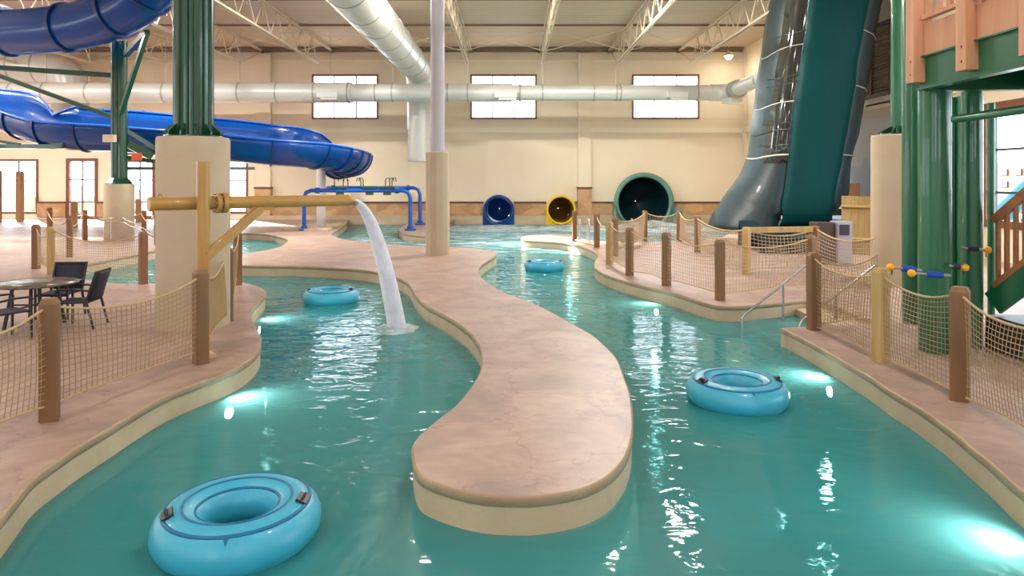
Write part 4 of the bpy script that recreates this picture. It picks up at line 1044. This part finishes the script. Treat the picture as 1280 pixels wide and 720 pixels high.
# sleeve bars with yellow balls
for i, (a, b, lb, Y) in enumerate([((1113, 334), (1152, 338), 'leftmost and highest, before the beige base', 9.3), ((1139.5, 341.5), (1188, 344.5), 'longest, across the big green column', 9.15), ((1206.5, 334.5), (1187, 332), 'short grey one right of the big green column', 9.4), ((1234.5, 312.5), (1202, 310), 'uppermost, near the stair foot', 9.6)]):
    A, B = V(*a, Y), V(*b, Y); d = (B - A).normalized()
    tt = thing('sleeve_bar', 'yellow ball ended bar with blue sleeve, ' + lb, 'bar', A, 'yellow ball ended bars on the tower')
    MB().cyl(A, B, .018, 8).build('rod', 'ductring', tt)
    L = (B - A).length; MB().cyl(A + d * L * .38, A + d * L * .78, .045 if i < 2 else .035, 12).build('sleeve', 'strapb' if i < 2 else 'navy', tt)
    m = MB(); m.lathe([(.052 * math.sin(PI * k / 10), -.052 * math.cos(PI * k / 10)) for k in range(11)], A, 16); m.build('ball_end', 'yball', tt)
    MB().cyl(A + d * .02 - Vector((0, 0, .1)), A + d * .02, .008, 6).build('pin', 'black', tt)

# ------------------------------------------------------------------ lamps
def lamp_fix(x, y, z, label, power, size=.5, col=(1, .955, .89), fixture=True):
    if fixture:
        t = thing('high_bay_lamp', label, 'lamp', (x, y, z))
        MB().lathe([(.0, .32), (.08, .32), (.1, .2), (.28, 0), (.27, -.01)], (x, y, z), 24).build('reflector', 'steelw', t)
        MB().lathe([(0, -.0), (.25, 0)], (x, y, z + .01), 24).build('lens', 'lamp', t)
        MB().lathe([(.2 * math.sin(PI * k / 10), -.16 * math.cos(PI * k / 10)) for k in range(11)], (x, y, z - .05), 16).build('bulb', 'lamp', t)
        MB().cyl((x, y, z + .3), (x, y, CEIL), .015, 8).build('hanger_rod', 'steelw', t)
    L = bpy.data.lights.new('bay_light', 'AREA'); L.shape = 'DISK'; L.size = size; L.energy = power; L.color = col
    o = bpy.data.objects.new('bay_light', L); C.objects.link(o); o.location = (x, y, z - .05)
lamp_fix((911 - CX) * 41.3 / F, 41.3, V(0, 70, 41.3).z, 'bright round lamp high in the back right corner', 120)
for ix, x in enumerate((-36, -26, -16, -6, 4, 11.5)):
    for iy, y in enumerate((-6, 5, 16, 28.5)):
        lamp_fix(x, y, 10.3, '', 230 if y < 10 else (320 if y < 20 else 1450), .7, fixture=False)
for x in (-36, -24, -13, -3, 6, 12.5):  # added fill: unseen point lights that brighten the ceiling and upper walls
    L = bpy.data.lights.new('ceiling_fill', 'POINT'); L.energy = 450; L.shadow_soft_size = .35; L.color = (1, .95, .88)
    o = bpy.data.objects.new('ceiling_fill', L); C.objects.link(o); o.location = (x, 24.5, 9.1)
for a, b, lb in [(289, 516, 'left, below the near left deck edge'), (338, 412, 'left, near the ochre spout'), (1048, 489.5, 'right, under the near right deck'), (832, 389, 'under the middle right deck corner'), (716, 322, 'far, behind the small swim ring'), (1290, 716, 'bottom right corner')]:
    g = G(a, b, -.5); best = None
    for poly in (left, right):
        sg = 1 if area2(poly) > 0 else -1; n_ = len(poly)
        for i in range(n_):
            p, q = poly[i], poly[(i + 1) % n_]; e = q - p
            if e.length < 1e-6: continue
            u = max(0, min(1, (g - p).dot(e) / e.dot(e))); c_ = p + e * u; c_.z = 0
            ds = (Vector((g.x, g.y, 0)) - c_).length
            if best is None or ds < best[0]: best = (ds, c_, Vector((e.y, -e.x, 0)).normalized() * sg)
    g = best[1] + best[2] * .03
    t = thing('underwater_lamp', 'glowing round underwater pool lamp, ' + lb, 'lamp', (g.x, g.y, -.58), 'underwater pool lamps')
    # face towards the open water
    d = best[2]; c_ = Vector((g.x, g.y, -.5))
    MB().cyl(c_ - d * .25, c_, .085, 20).build('housing', 'chrome', t)
    MB().cyl(c_, c_ + d * .015, .07, 20).build('lens', 'ulamp', t)
    L = bpy.data.lights.new('pool_light', 'SPOT'); L.spot_size = 2.9; L.spot_blend = 1.0; L.energy = 110; L.color = (.85, 1, .98); L.shadow_soft_size = .07
    o = bpy.data.objects.new('pool_light', L); C.objects.link(o); o.location = c_ + d * .06
    o.rotation_euler = (d + Vector((0, 0, .55))).to_track_quat('-Z', 'Y').to_euler()

# ------------------------------------------------------------------ outdoors
m = MB(); m.box((-10, 75, -.3), (160, 62, .1)); struct(m.build('floor_outdoors', 'pave'))
m = MB(); m.box((52, 20, -.3), (74, 60, .1)); struct(m.build('floor_outdoors', 'pave'))
def bushes():
    rnd = random.Random(5)
    for k in range(9):
        m = MB(); cx_ = -38 + k * 2.9; r = rnd.uniform(1.0, 1.5); n1, n2 = 8, 12
        m.lathe([(r * math.sin(PI * j / 10) * rnd.uniform(.85, 1.1), .9 * r * (1 - math.cos(PI * j / 10))) for j in range(11)], (cx_ * 1.25, 52 + rnd.uniform(-1, 1), -.3), 14)
        tag(m.build('shrub', 'bush'), 'bare pale winter shrub outside the far left windows', 'shrub', 'winter shrubs outside')
bushes()
t = thing('hotel_building', 'pale tan building seen outside the right window', 'building', (31, 41, -.7))
m = MB(); m.box((31, 41, 1.4), (5, 8, 4.2)); m.build('facade', 'bld', t)
m = MB()
for z in range(5):
    for y in range(7): m.box((28.45, 37.6 + y * 1.1, .1 + z * .7), (.1, .6, .35))
    for x in range(4): m.box((29.2 + x * 1.2, 36.95, .1 + z * .7), (.7, .1, .35))
m.build('window_row', 'mullion', t)
t = thing('outdoor_slide', 'aqua blue slide outside the right window', 'water slide', (19, 25, 0))
MB().tube(smooth_chain([(18.4, 26.5, 0.6), (19.2, 25.4, 2.2), (20.3, 24.2, 3.8), (21.5, 23, 5.2)], 4), .38, 16).build('chute', 'aqua', t)
MB().cyl((20.6, 24.2, -.3), (20.6, 24.2, 3.9), .12, 10).build('leg', 'aqua', t)

# ------------------------------------------------------------------ sun, sky, camera
S = bpy.data.lights.new('sun', 'SUN'); S.energy = 24.0; S.angle = .01; S.color = (1, .93, .82)
so = bpy.data.objects.new('sun', S); C.objects.link(so); so.rotation_euler = Vector((.8, -1, -.52)).to_track_quat('-Z', 'Y').to_euler()
w = bpy.data.worlds.new('sky'); bpy.context.scene.world = w; w.use_nodes = True
bg = w.node_tree.nodes['Background']; bg.inputs['Color'].default_value = (.82, .91, 1, 1); bg.inputs['Strength'].default_value = 6.5
def portal(x, y, z, sx, sy, rot, e, col=(.92, .96, 1)):
    L = bpy.data.lights.new('daylight', 'AREA'); L.shape = 'RECTANGLE'; L.size = sx; L.size_y = sy; L.energy = e; L.color = col
    o = bpy.data.objects.new('daylight', L); C.objects.link(o); o.location = (x, y, z); o.rotation_euler = rot
    return o
cam = bpy.data.cameras.new('camera'); co = bpy.data.objects.new('camera', cam); C.objects.link(co)
co.location = (0, 0, H); co.rotation_euler = (PI / 2, 0, 0)
cam.sensor_width = 36; cam.lens = F / 1280 * 36; cam.shift_y = -(360 - HZ) / 1280; cam.clip_end = 400; cam.clip_start = .05
sc = bpy.context.scene; sc.camera = co
sc.view_settings.view_transform = 'Standard'; sc.view_settings.look = 'None'; sc.view_settings.gamma = 1; sc.view_settings.exposure = 0.34
sc.view_settings.use_curve_mapping = False
sc.cycles.max_bounces = 8; sc.cycles.transparent_max_bounces = 24; sc.cycles.diffuse_bounces = 4; sc.cycles.glossy_bounces = 3
sc.cycles.caustics_reflective = False; sc.cycles.caustics_refractive = False; sc.cycles.sample_clamp_indirect = 6
sc.cycles.use_denoising = True
